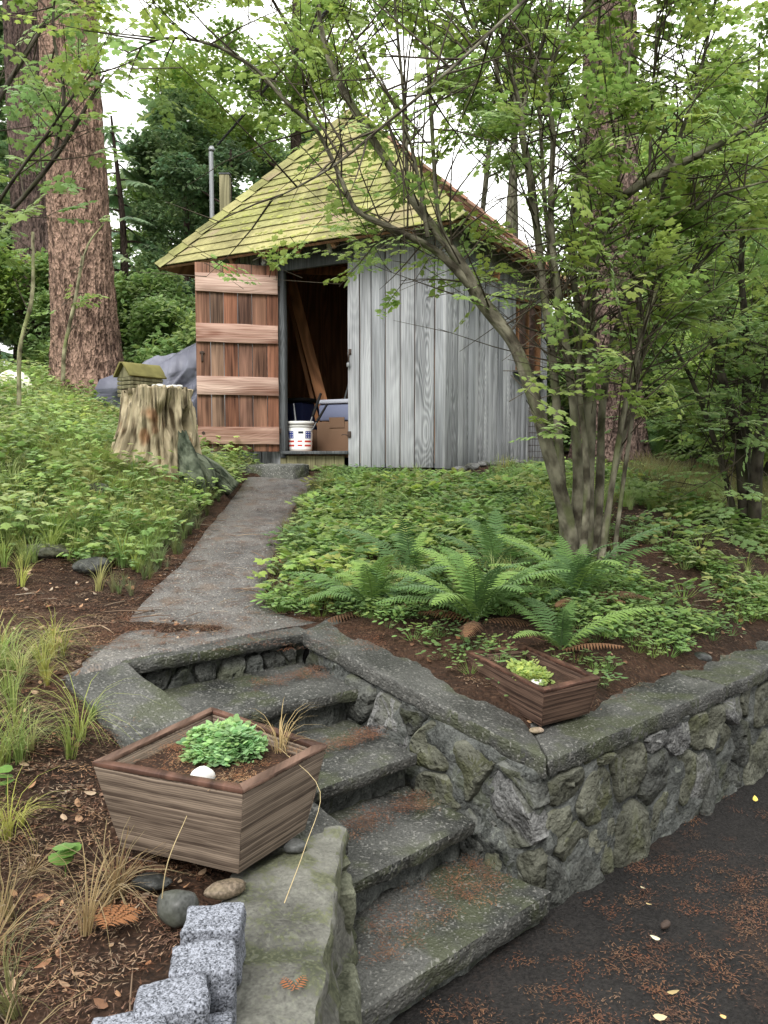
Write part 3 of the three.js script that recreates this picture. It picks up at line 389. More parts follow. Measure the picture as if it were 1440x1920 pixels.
{ // long retaining wall beside the driveway, with its return along the steps
  const w = group('retaining_wall'); tag(w, 'fieldstone retaining wall with flat concrete coping, along the driveway under the ferns', 'wall');
  const len = 5.2, F = (t, d) => along(A, U1, t, N1, d);
  // coping: two slabs meeting at the corner
  const back = along(A, U1, 0.22, U2, -0.26), th = 0.075, ov = 0.035;
  const A0 = along(A, N1, ov, N2, ov), B0 = along(B, N2, ov), B1 = along(B, N2, -0.23, U2, -0.1);
  const cop1 = [P3(B0, 0.765 - th), P3(A0, 0.552 - th), P3(back, 0.556 - th), P3(B1, 0.78 - th), P3(B0, 0.765), P3(A0, 0.552), P3(back, 0.556), P3(B1, 0.78)];
  // order: (x-,z-),(x+,z-),(x+,z+),(x-,z+)
  mesh('coping', hexBlock([cop1[3], cop1[2], cop1[1], cop1[0], cop1[7], cop1[6], cop1[5], cop1[4]], { r: 0.014, n: [70, 3, 14], amp: 0.007, freq: 11, seed: 3, oct: 4 }), M.concrete, w);
  for (let k = 0; k < 4; k++) {
    const t0 = k * 1.3 + (k ? 0.004 : 0), t1 = (k + 1) * 1.3, j = (t, d, y) => P3(F(t, d), y), s0 = k ? null : [A0, back];
    const f0 = s0 ? P3(along(A, N1, ov, N2, ov - 0.01), 0) : j(t0, ov, 0), b0 = s0 ? P3(back, 0) : j(t0, -0.26, 0), f1 = j(t1, ov, 0), b1 = j(t1, -0.27, 0), up = (p, y) => [p[0], y, p[2]];
    const yt = 0.55 + 0.004 * (k % 2);
    mesh('coping', hexBlock([up(b0, yt - th), up(b1, yt - th), up(f1, yt - th), up(f0, yt - th), up(b0, yt), up(b1, yt), up(f1, yt), up(f0, yt)], { r: 0.016, n: [70, 3, 14], amp: 0.011, freq: 10, seed: 5 + k, oct: 4 }), M.concrete, w);
  }
  // mortar body
  const cb = (t, d, y) => P3(F(t, d), y);
  mesh('mortar', hexBlock([cb(0.0, -0.2, -0.1), cb(len, -0.2, -0.1), cb(len, 0.014, -0.1), cb(0.0, 0.014, -0.1), cb(0.0, -0.2, 0.5), cb(len, -0.2, 0.5), cb(len, 0.008, 0.5), cb(0.0, 0.008, 0.5)], { r: 0.02, n: [200, 24, 3], amp: 0.016, freq: 12, seed: 9, oct: 4 }), M.mortar, w);
  const c2 = (u, d, y) => P3(along(B, U2, u, N2, d), y), L2 = 1.383;
  mesh('mortar', hexBlock([c2(0, -0.2, -0.1), c2(L2, -0.2, -0.1), c2(L2, 0.014, -0.1), c2(0, 0.014, -0.1), c2(0, -0.2, 0.70), c2(L2, -0.2, 0.5), c2(L2, 0.008, 0.5), c2(0, 0.008, 0.70)], { r: 0.02, n: [80, 30, 3], amp: 0.018, freq: 12, seed: 12, oct: 4 }), M.mortar, w);
  const sR = [[0.11, 0.42, 0], [0.294, 0.32, 0.008], [0.163, 0.185, 0.002], [0.52, 0.37, 0.008], [0.72, 0.28, 0.004], [0.53, 0.10, 0.008], [0.80, 0.08, 0.006], [0.95, 0.22, 0.004], [1.11, 0.16, 0], [1.23, 0.10, 0], [1.38, 0.08, 0.002], [1.30, 0.27, 0.003], [1.50, 0.24, 0.006], [1.72, 0.12, 0.006], [0.90, 0.42, 0.001], [1.08, 0.41, 0.001], [1.20, 0.40, 0.001], [1.40, 0.42, 0], [1.56, 0.41, 0.001], [1.72, 0.36, 0.003], [0.22, 0.02, 0.003], [0.36, 0.11, 0], [0.30, 0.46, -0.004], [0.68, 0.45, -0.003], [0.1, 0.30, -0.003], [0.06, 0.06, 0]];
  const R = RNG(77); for (let u = 1.95; u < 5.2; u += 0.17) for (const v of [0.08, 0.24, 0.4]) sR.push([u + 0.1 * (R() - 0.5), v + 0.09 * (R() - 0.5), 0.006 * R()]);
  stoneFace(w, A, U1, N1, [[0.0, -0.04], [5.2, -0.04], [5.2, 0.475], [0.0, 0.475]], sR, { seed: 2, bulge: 0.028, depth: 0.0, joint: 0.007 });
  const sS = [[0.2, 0.55, 0.002], [0.2, 0.3, 0], [0.42, 0.53, 0], [0.60, 0.47, 0.004], [0.78, 0.53, -0.002], [0.88, 0.44, 0.006], [0.91, 0.27, 0.004], [1.08, 0.42, 0.002], [1.06, 0.10, 0.006], [0.62, 0.25, 0.004], [1.25, 0.31, 0.012], [1.2, 0.08, 0.004], [1.36, 0.12, 0.001], [1.35, 0.44, -0.002], [0.4, 0.3, 0.003]];
  stoneFace(w, B, U2, N2, [[0.0, 0.1], [0.0, 0.69], [L2 + 0.02, 0.47], [L2 + 0.02, -0.04], [0.8, -0.04]], sS, { seed: 4, bulge: 0.024, depth: 0.0, joint: 0.007 });
}
{ // low wall on the other side of the steps
  const w = group('retaining_wall'); tag(w, 'low mossy concrete wall edging the steps, carrying the granite blocks', 'wall');
  const nL = [-0.655, 0.756], a = LC, b = T, a1 = along(a, nL, 0.26), b1 = [-0.42, -2.16];
  mesh('coping', hexBlock([P3(a, 0.66), P3(b, 0.37), P3(b1, 0.37), P3(a1, 0.66), P3(a, 0.757), P3(b, 0.465), P3(b1, 0.46), P3(a1, 0.75)], { r: 0.012, n: [70, 3, 14], amp: 0.007, freq: 10, seed: 21, oct: 4 }), M.concrete, w);
  mesh('wall_body', hexBlock([P3(along(a, nL, 0.03), -0.1), P3(along(b, nL, 0.03), -0.1), P3(b1, -0.1), P3(a1, -0.1), P3(along(a, nL, 0.03), 0.67), P3(along(b, nL, 0.03), 0.38), P3(b1, 0.38), P3(a1, 0.67)], { r: 0.02, n: [24, 14, 3], amp: 0.03, freq: 8, seed: 22 }), M.mossStone, w);
  const fc = [[-0.115, -2.335], ...leftFace.slice(1, 4)], bk = [[-0.40, -2.30], [-0.47, -1.38], [-0.52, -0.6], [-0.8, 0.35]];
  for (let k = 0; k < 3; k++) {
    const [f0, f1, k0, k1] = [fc[k], fc[k + 1], bk[k], bk[k + 1]], y = 0.462 + 0.003 * k;
    mesh('coping', hexBlock([P3(k0, y - 0.1), P3(f0, y - 0.1), P3(f1, y - 0.1), P3(k1, y - 0.1), P3(k0, y), P3(f0, y), P3(f1, y), P3(k1, y)], { r: 0.02, n: [20, 4, 50], amp: 0.012, freq: 12, seed: 25 + k, oct: 4 }), M.concreteMossy, w);
    mesh('wall_body', hexBlock([P3(k0, -0.1), P3([f0[0] + 0.05, f0[1]], -0.1), P3([f1[0] + 0.05, f1[1]], -0.1), P3(k1, -0.1), P3(k0, y - 0.09), P3([f0[0] - 0.02, f0[1]], y - 0.09), P3([f1[0] - 0.02, f1[1]], y - 0.09), P3(k1, y - 0.09)], { r: 0.03, n: [4, 30, 60], amp: 0.022, freq: 9, seed: 30 + k, oct: 5 }), M.concreteMossy, w);
  }
  // rounded end stones by the steps
  const blob = (x, y, z, sx, sy, sz, seed, m, ry = 0) => { const g = roughBox(sx, sy, sz, { r: Math.min(sx, sy, sz) * 0.18, n: [12, 14, 12], amp: seed === 42 ? 0.025 : 0.013, freq: 7, seed, crease: 0.9 }); g.rotateY(ry); g.translate(x, y, z); return mesh('stone', g, m, w); };
  blob(-0.145, 0.25, -2.24, 0.11, 0.2, 0.17, 42, M.mossStone, 0.2); blob(-0.13, 0.08, -2.0, 0.12, 0.2, 0.24, 43, M.mossStone, 0.05);
}
{ // the steps
  const s = group('concrete_steps'); tag(s, 'five worn dark concrete steps littered with needles, between the two stone walls', 'steps');
  const e = [-0.76, 0.65], q = [[[0.575, -2.575], 0.12, 0.95], [[0.31, -2.735], 0.275, 0.66], [[0.11, -2.985], 0.43, 0.72], [[-0.13, -3.33], 0.59, 0.82], [[-0.369, -3.71], 0.75, 0.885]];
  const dirs = [[-0.735, 0.678], [-0.72, 0.694], [-0.74, 0.67], [-0.80, 0.6], [-0.775, 0.632]];
  q.forEach(([r, h, l], i) => {
    const d = dirs[i], R0 = along(r, d, i ? -0.04 : 0), L0 = along(r, d, l), n = i < 4 ? q[i + 1] : [along(r, U2, -0.42), 0, 0], nd = i < 4 ? dirs[i + 1] : d, bkp = i < 4 ? [0.1] : [0];
    const R1 = along(n[0], nd, -0.04, U2, -bkp[0]), L1 = along(n[0], nd, (i < 4 ? n[2] : l) + 0.02, U2, -bkp[0]);
    const th = i ? 0.06 : 0.085, st = new THREE.Group(); st.name = 'step'; s.add(st);
    mesh('tread', hexBlock([P3(L1, h - th), P3(R1, h - th), P3(along(R0, U2, -0.008), h - th), P3(along(L0, U2, -0.008), h - th), P3(L1, h), P3(R1, h), P3(R0, h), P3(L0, h)], { r: 0.018, n: [70, 4, 26], amp: i === 4 ? 0.006 : 0.008, freq: 12, seed: 51 + i, oct: 4 }), M.concrete, st);
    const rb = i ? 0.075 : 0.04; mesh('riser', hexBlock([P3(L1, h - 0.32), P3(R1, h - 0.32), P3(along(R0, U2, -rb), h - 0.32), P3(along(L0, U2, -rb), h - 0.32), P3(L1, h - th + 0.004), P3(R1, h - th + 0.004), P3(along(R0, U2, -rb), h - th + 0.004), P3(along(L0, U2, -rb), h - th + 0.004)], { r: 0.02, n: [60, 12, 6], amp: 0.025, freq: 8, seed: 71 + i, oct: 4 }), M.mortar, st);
  });
  // rubble set in the top riser
  const faceO = along(LC, [0.775, -0.632], 0.02), sR = []; for (let k = 0; k < 8; k++) sR.push([0.06 + k * 0.108 + 0.03 * n3(k, 3, 1), 0.06 + 0.05 * n3(k, 7, 2), 0.002 * n3(k, 1, 9)]);
  stoneFace(s, faceO, [0.775, -0.632], [0.632, 0.775], [[0, -0.06], [0.84, -0.06], [0.84, 0.11], [0, 0.11]], sR, { base: 0.57, seed: 7, bulge: 0.015, depth: -0.06, mats: [M.stone[0], M.stone[3], M.mortar] });
}

// ---------- the shed ----------
const SH = [0.596, -7.86], SA = -0.5133, sc = Math.cos(SA), ss = Math.sin(SA);
const shedXZ = (x, z) => [SH[0] + x * sc + z * ss, SH[1] - x * ss + z * sc];        // shed axes: x along the front, z outwards
const shed = group('garden_shed', [SH[0], 0, SH[1]], SA);
tag(shed, 'weathered grey board shed with mossy pyramid roof and open brown door', 'shed');
const sub = (name, parent, [x, y, z] = [0, 0, 0], ry = 0) => { const g = new THREE.Group(); g.name = name; g.position.set(x, y, z); g.rotation.y = ry; parent.add(g); return g; };
const WX = 3.1, WZ = 3.2, WB = 1.45, WT = 4.06;
{
  const R = RNG(11), front = sub('wall', shed), side = sub('wall', shed);
  const plank = (parent, x0, x1, onSide, y0, y1, mi) => {
    const w = x1 - x0 - 0.012, g = roughBox(w, y1 - y0, 0.024, { r: 0.004, n: [2, 8, 1], amp: 0.0025, freq: 3, seed: Math.floor(R() * 60), off: [R() * 3, R() * 3] });
    if (onSide) g.rotateY(Math.PI / 2);
    const d = 0.012 + (R() - 0.5) * 0.018; g.translate(onSide ? d : (x0 + x1) / 2, (y0 + y1) / 2, onSide ? -(x0 + x1) / 2 : d);
    mesh('plank', g, M.plank[mi ?? Math.floor(R() * 3)], parent);
  };
  const fw = [0.147, 0.14, 0.165, 0.173, 0.165, 0.22, 0.1]; let x = -1.11; fw.forEach((w, i) => { plank(front, x, x + w, false, WB + 0.01 * R(), WT, [0, 0, 2, 0, 0, 1, 2][i]); x += w; });
  for (x = -3.1; x < -2.0; x += 0.14) plank(front, x, Math.min(x + 0.14, -1.985), false, WB + 0.02 * R(), WT);
  let u = 0; const win = [1.98, 2.84, 2.62, 3.46]; const sw = [0.14, 0.12, 0.13, 0.1];
  for (let k = 0; u < WZ - 0.02; k++) {
    const w = Math.min(sw[k % 4] + 0.03 * R(), WZ - u), mi = [1, 1, 0, 1, 2, 0][k % 6];
    if (u + w > win[0] && u < win[1]) { plank(side, u, u + w, true, WB, win[2] - 0.02, mi); plank(side, u, u + w, true, win[3] + 0.02, WT, mi); } else plank(side, u, u + w, true, WB - 0.015 + 0.03 * R(), WT, mi);
    u += w;
  }
  mesh('corner_board', roughBox(0.03, WT - WB, 0.03, { n: [1, 4, 1], r: 0.004, seed: 4 }).translate(0.008, (WT + WB) / 2, 0.008), M.plank[0], shed);
  // sheathing behind the planks, closing the shed
  const sh = [];
  sh.push(box(1.11, WT - WB - 0.1, 0.02, -0.555, (WT + WB) / 2, -0.012), box(1.12, WT - WB - 0.1, 0.02, -2.54, (WT + WB) / 2, -0.012), box(0.9, WT - 3.6, 0.02, -1.53, (WT + 3.6) / 2, -0.012));
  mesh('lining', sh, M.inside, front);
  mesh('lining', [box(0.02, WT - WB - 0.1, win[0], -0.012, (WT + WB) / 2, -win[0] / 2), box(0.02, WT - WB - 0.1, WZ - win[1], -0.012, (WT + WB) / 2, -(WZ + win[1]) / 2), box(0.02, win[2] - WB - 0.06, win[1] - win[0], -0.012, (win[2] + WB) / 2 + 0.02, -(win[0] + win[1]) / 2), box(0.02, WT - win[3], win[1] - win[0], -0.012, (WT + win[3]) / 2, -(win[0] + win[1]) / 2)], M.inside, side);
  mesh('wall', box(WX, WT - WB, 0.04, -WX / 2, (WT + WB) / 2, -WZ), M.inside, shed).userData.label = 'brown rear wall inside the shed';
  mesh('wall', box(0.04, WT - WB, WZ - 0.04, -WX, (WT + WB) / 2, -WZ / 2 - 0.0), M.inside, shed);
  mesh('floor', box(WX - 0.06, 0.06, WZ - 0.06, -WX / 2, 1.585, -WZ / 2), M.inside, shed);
  // stud and shelf inside
  mesh('stud', box(0.05, 2.2, 0.09, -1.0, 2.7, -WZ + 0.07), M.inside, shed); mesh('stud', box(0.05, 2.2, 0.09, -1.7, 2.7, -WZ + 0.07), M.inside, shed);
  mesh('rafter', roughBox(2.9, 0.1, 0.05, { n: [3, 1, 1], r: 0.004 }).rotateZ(-0.14).translate(-1.3, 3.72, -1.1), M.lumber, shed);
  // window on the side wall
  const wf = sub('window', shed), wm = (win[0] + win[1]) / 2, ww = win[1] - win[0], wh = win[3] - win[2], wy = (win[2] + win[3]) / 2;
  mesh('frame', [box(0.05, wh, 0.05, 0.012, wy, -win[0] - 0.026), box(0.05, wh, 0.05, 0.012, wy, -win[1] + 0.026), box(0.05, 0.05, ww, 0.012, win[3] - 0.0, -wm), box(0.05, 0.05, ww, 0.012, win[2], -wm), box(0.03, wh, 0.03, 0.01, wy, -wm)], mat({ color: lin(0.20, 0.10, 0.05) }), wf);
  for (const s of [-1, 1]) mesh('pane', box(0.005, wh - 0.05, ww / 2 - 0.07, 0.004, wy, -wm + s * ww / 4), M.glass, wf);
  mesh('sill', roughBox(0.13, 0.03, 1.1, { n: [2, 1, 6], r: 0.006, amp: 0.003 }).translate(0.07, win[2] - 0.045, -wm), M.frame, wf);
  // door frame and sill
  const df = sub('door_frame', shed);
  mesh('jamb', roughBox(0.075, 2.1, 0.06, { n: [2, 8, 2], r: 0.006, amp: 0.003, seed: 8 }).translate(-1.95, 2.6, 0.02), M.frame, df);
  mesh('lintel', roughBox(0.95, 0.13, 0.05, { n: [8, 2, 2], r: 0.006, amp: 0.003, seed: 9 }).translate(-1.5, 3.645, 0.025), M.frame, df);
  mesh('board', roughBox(1.0, 0.36, 0.02, { n: [8, 2, 1], r: 0.004, seed: 10 }).translate(-1.5, 3.89, 0.012), M.frame, df);
  mesh('threshold', roughBox(0.84, 0.035, 0.14, { n: [8, 1, 2], r: 0.008, amp: 0.004, seed: 11 }).translate(-1.52, 1.608, 0.03), M.frame, df);
  let bx = -2.02; for (let k = 0; k < 7; k++) { const w = 0.11 + 0.03 * R(); mesh('skirting_board', roughBox(w - 0.006, 0.15, 0.02, { n: [2, 3, 1], r: 0.004, seed: 12 + k, off: [R() * 2, R() * 2] }).translate(bx + w / 2, 1.50, 0.02 + 0.004 * R()), M.skirtBoard, df); bx += w; }
  // hasp and lower latch on the jamb plank
  const hp = sub('hasp', shed, [-1.075, 2.66, 0.035]); mesh('plate', roughBox(0.035, 0.06, 0.008, { r: 0.003, n: [1, 1, 1] }), M.rust, hp); mesh('staple', tube([[0, -0.01, 0.005], [0.006, -0.03, 0.03], [0, -0.09, 0.025], [-0.006, -0.11, 0.012]], [0.007, 0.008, 0.007, 0.006], 6), M.rust, hp); mesh('padlock', roughBox(0.035, 0.045, 0.02, { r: 0.008, n: [2, 2, 2] }).translate(-0.008, -0.135, 0.02), M.galv, hp);
  mesh('latch', [roughBox(0.04, 0.065, 0.02, { r: 0.004, n: [1, 1, 1] }).translate(-1.085, 1.80, 0.035), tube([[-1.1, 1.79, 0.04], [-1.15, 1.8, 0.06], [-1.17, 1.79, 0.05]], [0.006, 0.005, 0.004], 5)], M.rust, shed);
  for (const [ix, iy] of [[-2.12, 3.70], [-1.27, 3.73]]) mesh('insulator', new THREE.LatheGeometry([[0, 0.05], [0.022, 0.05], [0.03, 0.03], [0.024, 0.0], [0.032, -0.03], [0.022, -0.05], [0, -0.05]].map(p => new THREE.Vector2(...p)), 12).translate(ix, iy, 0.12), M.white, shed);
  for (const [ix, iy] of [[-2.12, 3.75], [-1.27, 3.78]]) mesh('bracket', tube([[ix, iy, 0.0], [ix, iy + 0.01, 0.08], [ix, iy - 0.02, 0.12]], [0.008, 0.008, 0.008], 6), M.rust, shed);
}
{ // door, swung wide open
  const d = sub('door', shed, [-1.96, 0, 0.07], 0), R = RNG(21);
  d.rotation.y = Math.atan2(-0.673, -0.74);
  d.userData.label = 'open door of reddish brown boards with four pale battens';
  const y0 = 1.62, y1 = 3.63, ws = [0.155, 0.14, 0.152, 0.152, 0.158, 0.125]; let x = 0.012;
  ws.reverse().forEach((w, i) => { mesh('board', roughBox(w - 0.005, y1 - y0, 0.026, { r: 0.004, n: [2, 10, 1], amp: 0.002, freq: 3, seed: 60 + i, off: [R() * 4, R() * 4] }).translate(x + w / 2, (y0 + y1) / 2, (R() - 0.5) * 0.006), M.doorBoard[[1, 0, 2, 1, 3, 0][i]], d); x += w; });
  [[3.33, 3.53], [2.80, 3.00], [2.24, 2.44], [1.71, 1.90]].forEach(([a, b], i) => mesh('batten', roughBox(0.875, b - a, 0.03, { r: 0.005, n: [10, 3, 1], amp: 0.004, freq: 3, seed: 70 + i, off: [i * 0.7, i * 1.3], turn: true }).translate(0.455, (a + b) / 2 - 0.01, -0.03), M.batten[[0, 1, 0, 2][i]], d));
  mesh('latch', [roughBox(0.05, 0.02, 0.02, { r: 0.003, n: [1, 1, 1] }).translate(0.83, 2.68, -0.022), roughBox(0.02, 0.11, 0.018, { r: 0.003, n: [1, 1, 1] }).translate(0.83, 2.64, -0.02)], M.rust, d);
  mesh('knot', new THREE.CylinderGeometry(0.018, 0.018, 0.006, 10).rotateX(Math.PI / 2).translate(0.83, 1.82, -0.045), M.rust, d);
  for (const y of [1.85, 3.4]) mesh('hinge', box(0.09, 0.05, 0.006, 0.02, y, 0.02), M.rust, d);
}
{ // pyramid roof laid in courses
  const roof = sub('roof', shed), o = 0.36, ey = 3.73, AP = V(-1.88, 5.76, -1.35);
  const E = [V(-WX - o, ey, o), V(o, ey, o), V(o, ey, -WZ - o), V(-WX - o, ey, -WZ - o)], n = 19, R = RNG(31);
  const faces = [[0, 1, M.moss], [1, 2, M.shingle], [2, 3, M.shingle], [3, 0, M.moss]];
  faces.forEach(([i0, i1, ms], fi) => {
    const a = E[i0], b = E[i1], nrm = b.clone().sub(a).cross(AP.clone().sub(a)).normalize();
    for (let k = 0; k < n; k++) {
      const t0 = k / n, t1 = Math.min(0.999, (k + 1.12) / n), seg = fi < 2 ? 26 : 6, pos = [], uv = [], idx = [];
      const L0 = a.clone().lerp(AP, t0), R0 = b.clone().lerp(AP, t0), L1 = a.clone().lerp(AP, t1), R1 = b.clone().lerp(AP, t1);
      for (let i = 0; i <= seg; i++) {
        const s = i / seg, lo = L0.clone().lerp(R0, s), hi = L1.clone().lerp(R1, s), down = lo.clone().sub(hi).normalize(), j = i > 0 && i < seg ? 0.006 * n3(i * 1.3, k * 5, fi * 9) : 0;
        lo.addScaledVector(down, j); const lift = 0.024 + 0.003 * n3(i * 0.8, k * 3, fi);
        const q = [lo.clone().addScaledVector(nrm, lift - 0.011), lo.clone().addScaledVector(nrm, lift), hi.clone().addScaledVector(nrm, 0.010)];
        const W = L0.distanceTo(R0) * s + (a.distanceTo(b) - L0.distanceTo(R0)) / 2; const vv = [t0 * 3.0 - 0.01, t0 * 3.0, t1 * 3.0];
        q.forEach((p, m) => { pos.push(p.x, p.y, p.z); uv.push(W + fi * 0.7, vv[m]); });
      }
      for (let i = 0; i < seg; i++) for (let m = 0; m < 2; m++) { const p = i * 3 + m, q = p + 3; idx.push(p, q, p + 1, p + 1, q, q + 1); }
      let g = new THREE.BufferGeometry(); g.setAttribute('position', new THREE.Float32BufferAttribute(pos, 3)); g.setAttribute('uv', new THREE.Float32BufferAttribute(uv, 2)); g.setIndex(idx); g = toCreasedNormals(g, 0.5);
      mesh('shingle_course', g, ms[Math.floor(R() * 3)], roof);
    }
    // hip caps
    for (let k = 0; k < 15; k++) {
      const c0 = a.clone().lerp(AP, k / 15), c1 = a.clone().lerp(AP, (k + 1.1) / 15), len = c0.distanceTo(c1), d = c1.clone().sub(c0).normalize();
      const p1 = E[(i0 + 3) % 4].clone().sub(a).normalize(), p2 = b.clone().sub(a).normalize(), sd = p2.clone().sub(p1).normalize(), up = d.clone().cross(sd).normalize(); if (up.y < 0) up.negate();
      const pos = [], w = 0.12, q = (c, s, h) => { const v = c.clone().addScaledVector(up, h + (s ? -0.095 : 0)).addScaledVector(sd, s * w); pos.push(v.x, v.y, v.z); };
      for (const [c, h] of [[c0, 0.065], [c1, 0.05]]) for (const s of [-1, 0, 1]) q(c, s, h);
      for (const s of [-1, 0, 1]) q(c0, s, 0.05);
      let g = new THREE.BufferGeometry(); g.setAttribute('position', new THREE.Float32BufferAttribute(pos, 3)); g.setIndex([0, 1, 3, 1, 4, 3, 1, 2, 4, 2, 5, 4, 6, 7, 0, 7, 1, 0, 7, 8, 1, 8, 2, 1]); g = boxUV(toCreasedNormals(g, 0.3), [k * 0.31, k * 0.17]);
      mesh('hip_cap', g, fi === 1 || fi === 0 ? M.moss[k % 3] : M.shingle[k % 3], roof);
    }
    const un = nrm.clone().multiplyScalar(-0.03), tri = [a, b, AP].map(p => p.clone().add(un)); const g = new THREE.BufferGeometry().setFromPoints([...tri, a.clone(), b.clone(), tri[1], a.clone(), tri[1], tri[0]]); g.computeVertexNormals();
    mesh('roof_deck', boxUV(g), M.soffit, roof);
  });
  { // moss cushions on the front slope
    const a = E[0], b = E[1], nrm = b.clone().sub(a).cross(AP.clone().sub(a)).normalize(), g = new THREE.IcosahedronGeometry(1, 1), it = [], cs = [], q = new THREE.Quaternion().setFromUnitVectors(V(0, 1, 0), nrm);
    for (let k = 0; k < 900; k++) { const t = Math.pow(R(), 1.3) * 0.96, row = (Math.floor(t * n) + 0.08 + 0.25 * R()) / n, p = a.clone().lerp(AP, row).lerp(b.clone().lerp(AP, row), R()); if (n3(p.x * 1.6, p.y * 1.6, 3) < -0.1) continue; const s = 0.008 + 0.022 * R() * R(); it.push(new THREE.Matrix4().compose(p.addScaledVector(nrm, 0.022), q, V(s * (1 + 1.5 * R()), s * 0.45, s))); const c = 0.8 + 0.4 * R(); cs.push(lin(0.22 * c, 0.23 * c, 0.07 * c)); }
    inst('moss', g, M.mossTuft ??= mat({ color: lin(1, 1, 1), roughness: 1 }), it, cs, roof);
  }
  for (const [x0, x1, z0, z1] of [[-WX, 0, 0, 0], [0, 0, -WZ, 0]]) for (let k = 0; k < 7; k++) { // rafter tails under the eaves
    const f = (k + 0.5) / 7, onF = x0 !== x1, cx = onF ? mix(x0, x1, f) : o / 2, cz = onF ? o / 2 : mix(z0, z1, f);
    const g = box(onF ? 0.045 : o, 0.08, onF ? o : 0.045, 0, 0, 0); if (onF) g.rotateX(0.85 * 0 + 0.8); else g.rotateZ(-0.8); g.translate(cx, ey + 0.10, cz); mesh('rafter_tail', g, M.soffit, roof);
  }
}
const atShed = (name, x, y, z, ry = 0) => { const [wx, wz] = shedXZ(x, z); return group(name, [wx, y, wz], SA + ry); };
{ // things standing inside the doorway
  const FY = 1.616, b = atShed('bucket', -1.885, FY, -0.2, 0.4); tag(b, 'white plastic bucket with stars and stripes print, holding tools, on the shed floor', 'bucket');
  const c = document.createElement('canvas'); c.width = 1024; c.height = 320; const x = c.getContext('2d'); x.fillStyle = '#f1f1ef'; x.fillRect(0, 0, 1024, 320);
  for (let q = 0; q < 4; q++) { const X = q * 256; x.fillStyle = '#c0392f'; for (let k = 0; k < 2; k++) { x.fillRect(X + 96, 190 + k * 62, 110, 26); x.fillRect(X, 190 + k * 62, 60, 22); } x.fillStyle = '#273a86'; x.fillRect(X + 104, 50, 96, 110); x.fillStyle = '#f1f1ef'; for (let i = 0; i < 3; i++) for (let j = 0; j < 3; j++) { const sx = X + 122 + i * 30, sy = 70 + j * 34; x.beginPath(); for (let p = 0; p < 10; p++) { const r = p % 2 ? 5 : 12, t = p * Math.PI / 5 - Math.PI / 2; x.lineTo(sx + r * Math.cos(t), sy + r * Math.sin(t)); } x.fill(); } x.fillStyle = '#1d2433'; x.fillRect(X + 10, 54, 64, 34); }
  const ct = new THREE.CanvasTexture(c); ct.colorSpace = THREE.SRGBColorSpace; ct.wrapS = THREE.RepeatWrapping;
  mesh('body', new THREE.LatheGeometry([[0, 0.005], [0.125, 0.005], [0.13, 0.02], [0.146, 0.33], [0.142, 0.335], [0.13, 0.06], [0, 0.05]].map(p => new THREE.Vector2(...p)), 32), M.white, b);
  mesh('printed_band', new THREE.CylinderGeometry(0.1455, 0.1325, 0.24, 32, 1, true).translate(0, 0.15, 0), mat({ map: ct, roughness: 0.45 }), b);
  mesh('rim', new THREE.TorusGeometry(0.15, 0.012, 8, 32).rotateX(Math.PI / 2).scale(1, 1.6, 1).translate(0, 0.325, 0), M.white, b); mesh('rib', new THREE.TorusGeometry(0.148, 0.006, 6, 32).rotateX(Math.PI / 2).translate(0, 0.285, 0), M.white, b);
  const tool = (a, e, r, label, m2 = M.rust) => { const t = atShed('hand_tool', 0, 0, 0); const ax = V(...e).sub(V(...a)), mid = V(...a).addScaledVector(ax, 0.55); mesh('shaft', tube([a, mid.toArray()], [r * 0.6, r * 0.6], 7, 1), M.galv, t); mesh('handle', tube([mid.toArray(), mid.clone().lerp(V(...e), 0.15).toArray(), e], [r, r * 1.15, r * 0.9], 8, 2), m2, t); tag(t, label, 'tool'); };
  tool([-1.86, FY + 0.08, -0.2], [-1.68, FY + 0.66, -0.32], 0.016, 'dark handled tool leaning out of the printed bucket, the longer one', M.black);
  tool([-1.83, FY + 0.08, -0.18], [-1.58, FY + 0.54, -0.30], 0.013, 'short dark handled tool leaning low out of the printed bucket', M.black);
  tool([-1.9, FY + 0.08, -0.18], [-2.0, FY + 0.55, -0.24], 0.010, 'thin rod in the printed bucket beside the door jamb', M.galv);
  const bin = atShed('storage_bin', -1.66, FY + 0.36, -0.78); tag(bin, 'blue grey plastic storage bin with lid on cardboard boxes', 'storage bin');
  mesh('body', roughBox(0.5, 0.2, 0.36, { r: 0.03, n: [2, 2, 2] }).translate(0, 0.1, 0), M.bin, bin); mesh('lid', roughBox(0.54, 0.05, 0.4, { r: 0.02, n: [2, 1, 2] }).translate(0, 0.225, 0), mat({ color: lin(0.4, 0.42, 0.48), roughness: 0.35 }), bin);
  const cb = atShed('cardboard_box', -1.70, FY, -0.74, 0.06); tag(cb, 'brown cardboard box under the storage bin', 'box'); mesh('carton', roughBox(0.42, 0.35, 0.34, { r: 0.006, n: [1, 1, 1] }).translate(0, 0.176, 0), M.cardboard, cb); mesh('flap', box(0.2, 0.12, 0.006, 0.06, 0.34, 0.176), M.cardboard, cb);
  const cb2 = atShed('cardboard_box', -2.02, FY, -0.66, -0.3); tag(cb2, 'lower open cardboard box beside the bucket', 'box'); mesh('carton', roughBox(0.26, 0.26, 0.26, { r: 0.006, n: [1, 1, 1] }).translate(0, 0.131, 0), mat({ color: lin(0.09, 0.055, 0.035) }), cb2); mesh('flap', box(0.24, 0.01, 0.12, 0, 0.27, 0.14).rotateX(0.25), M.cardboard, cb2);
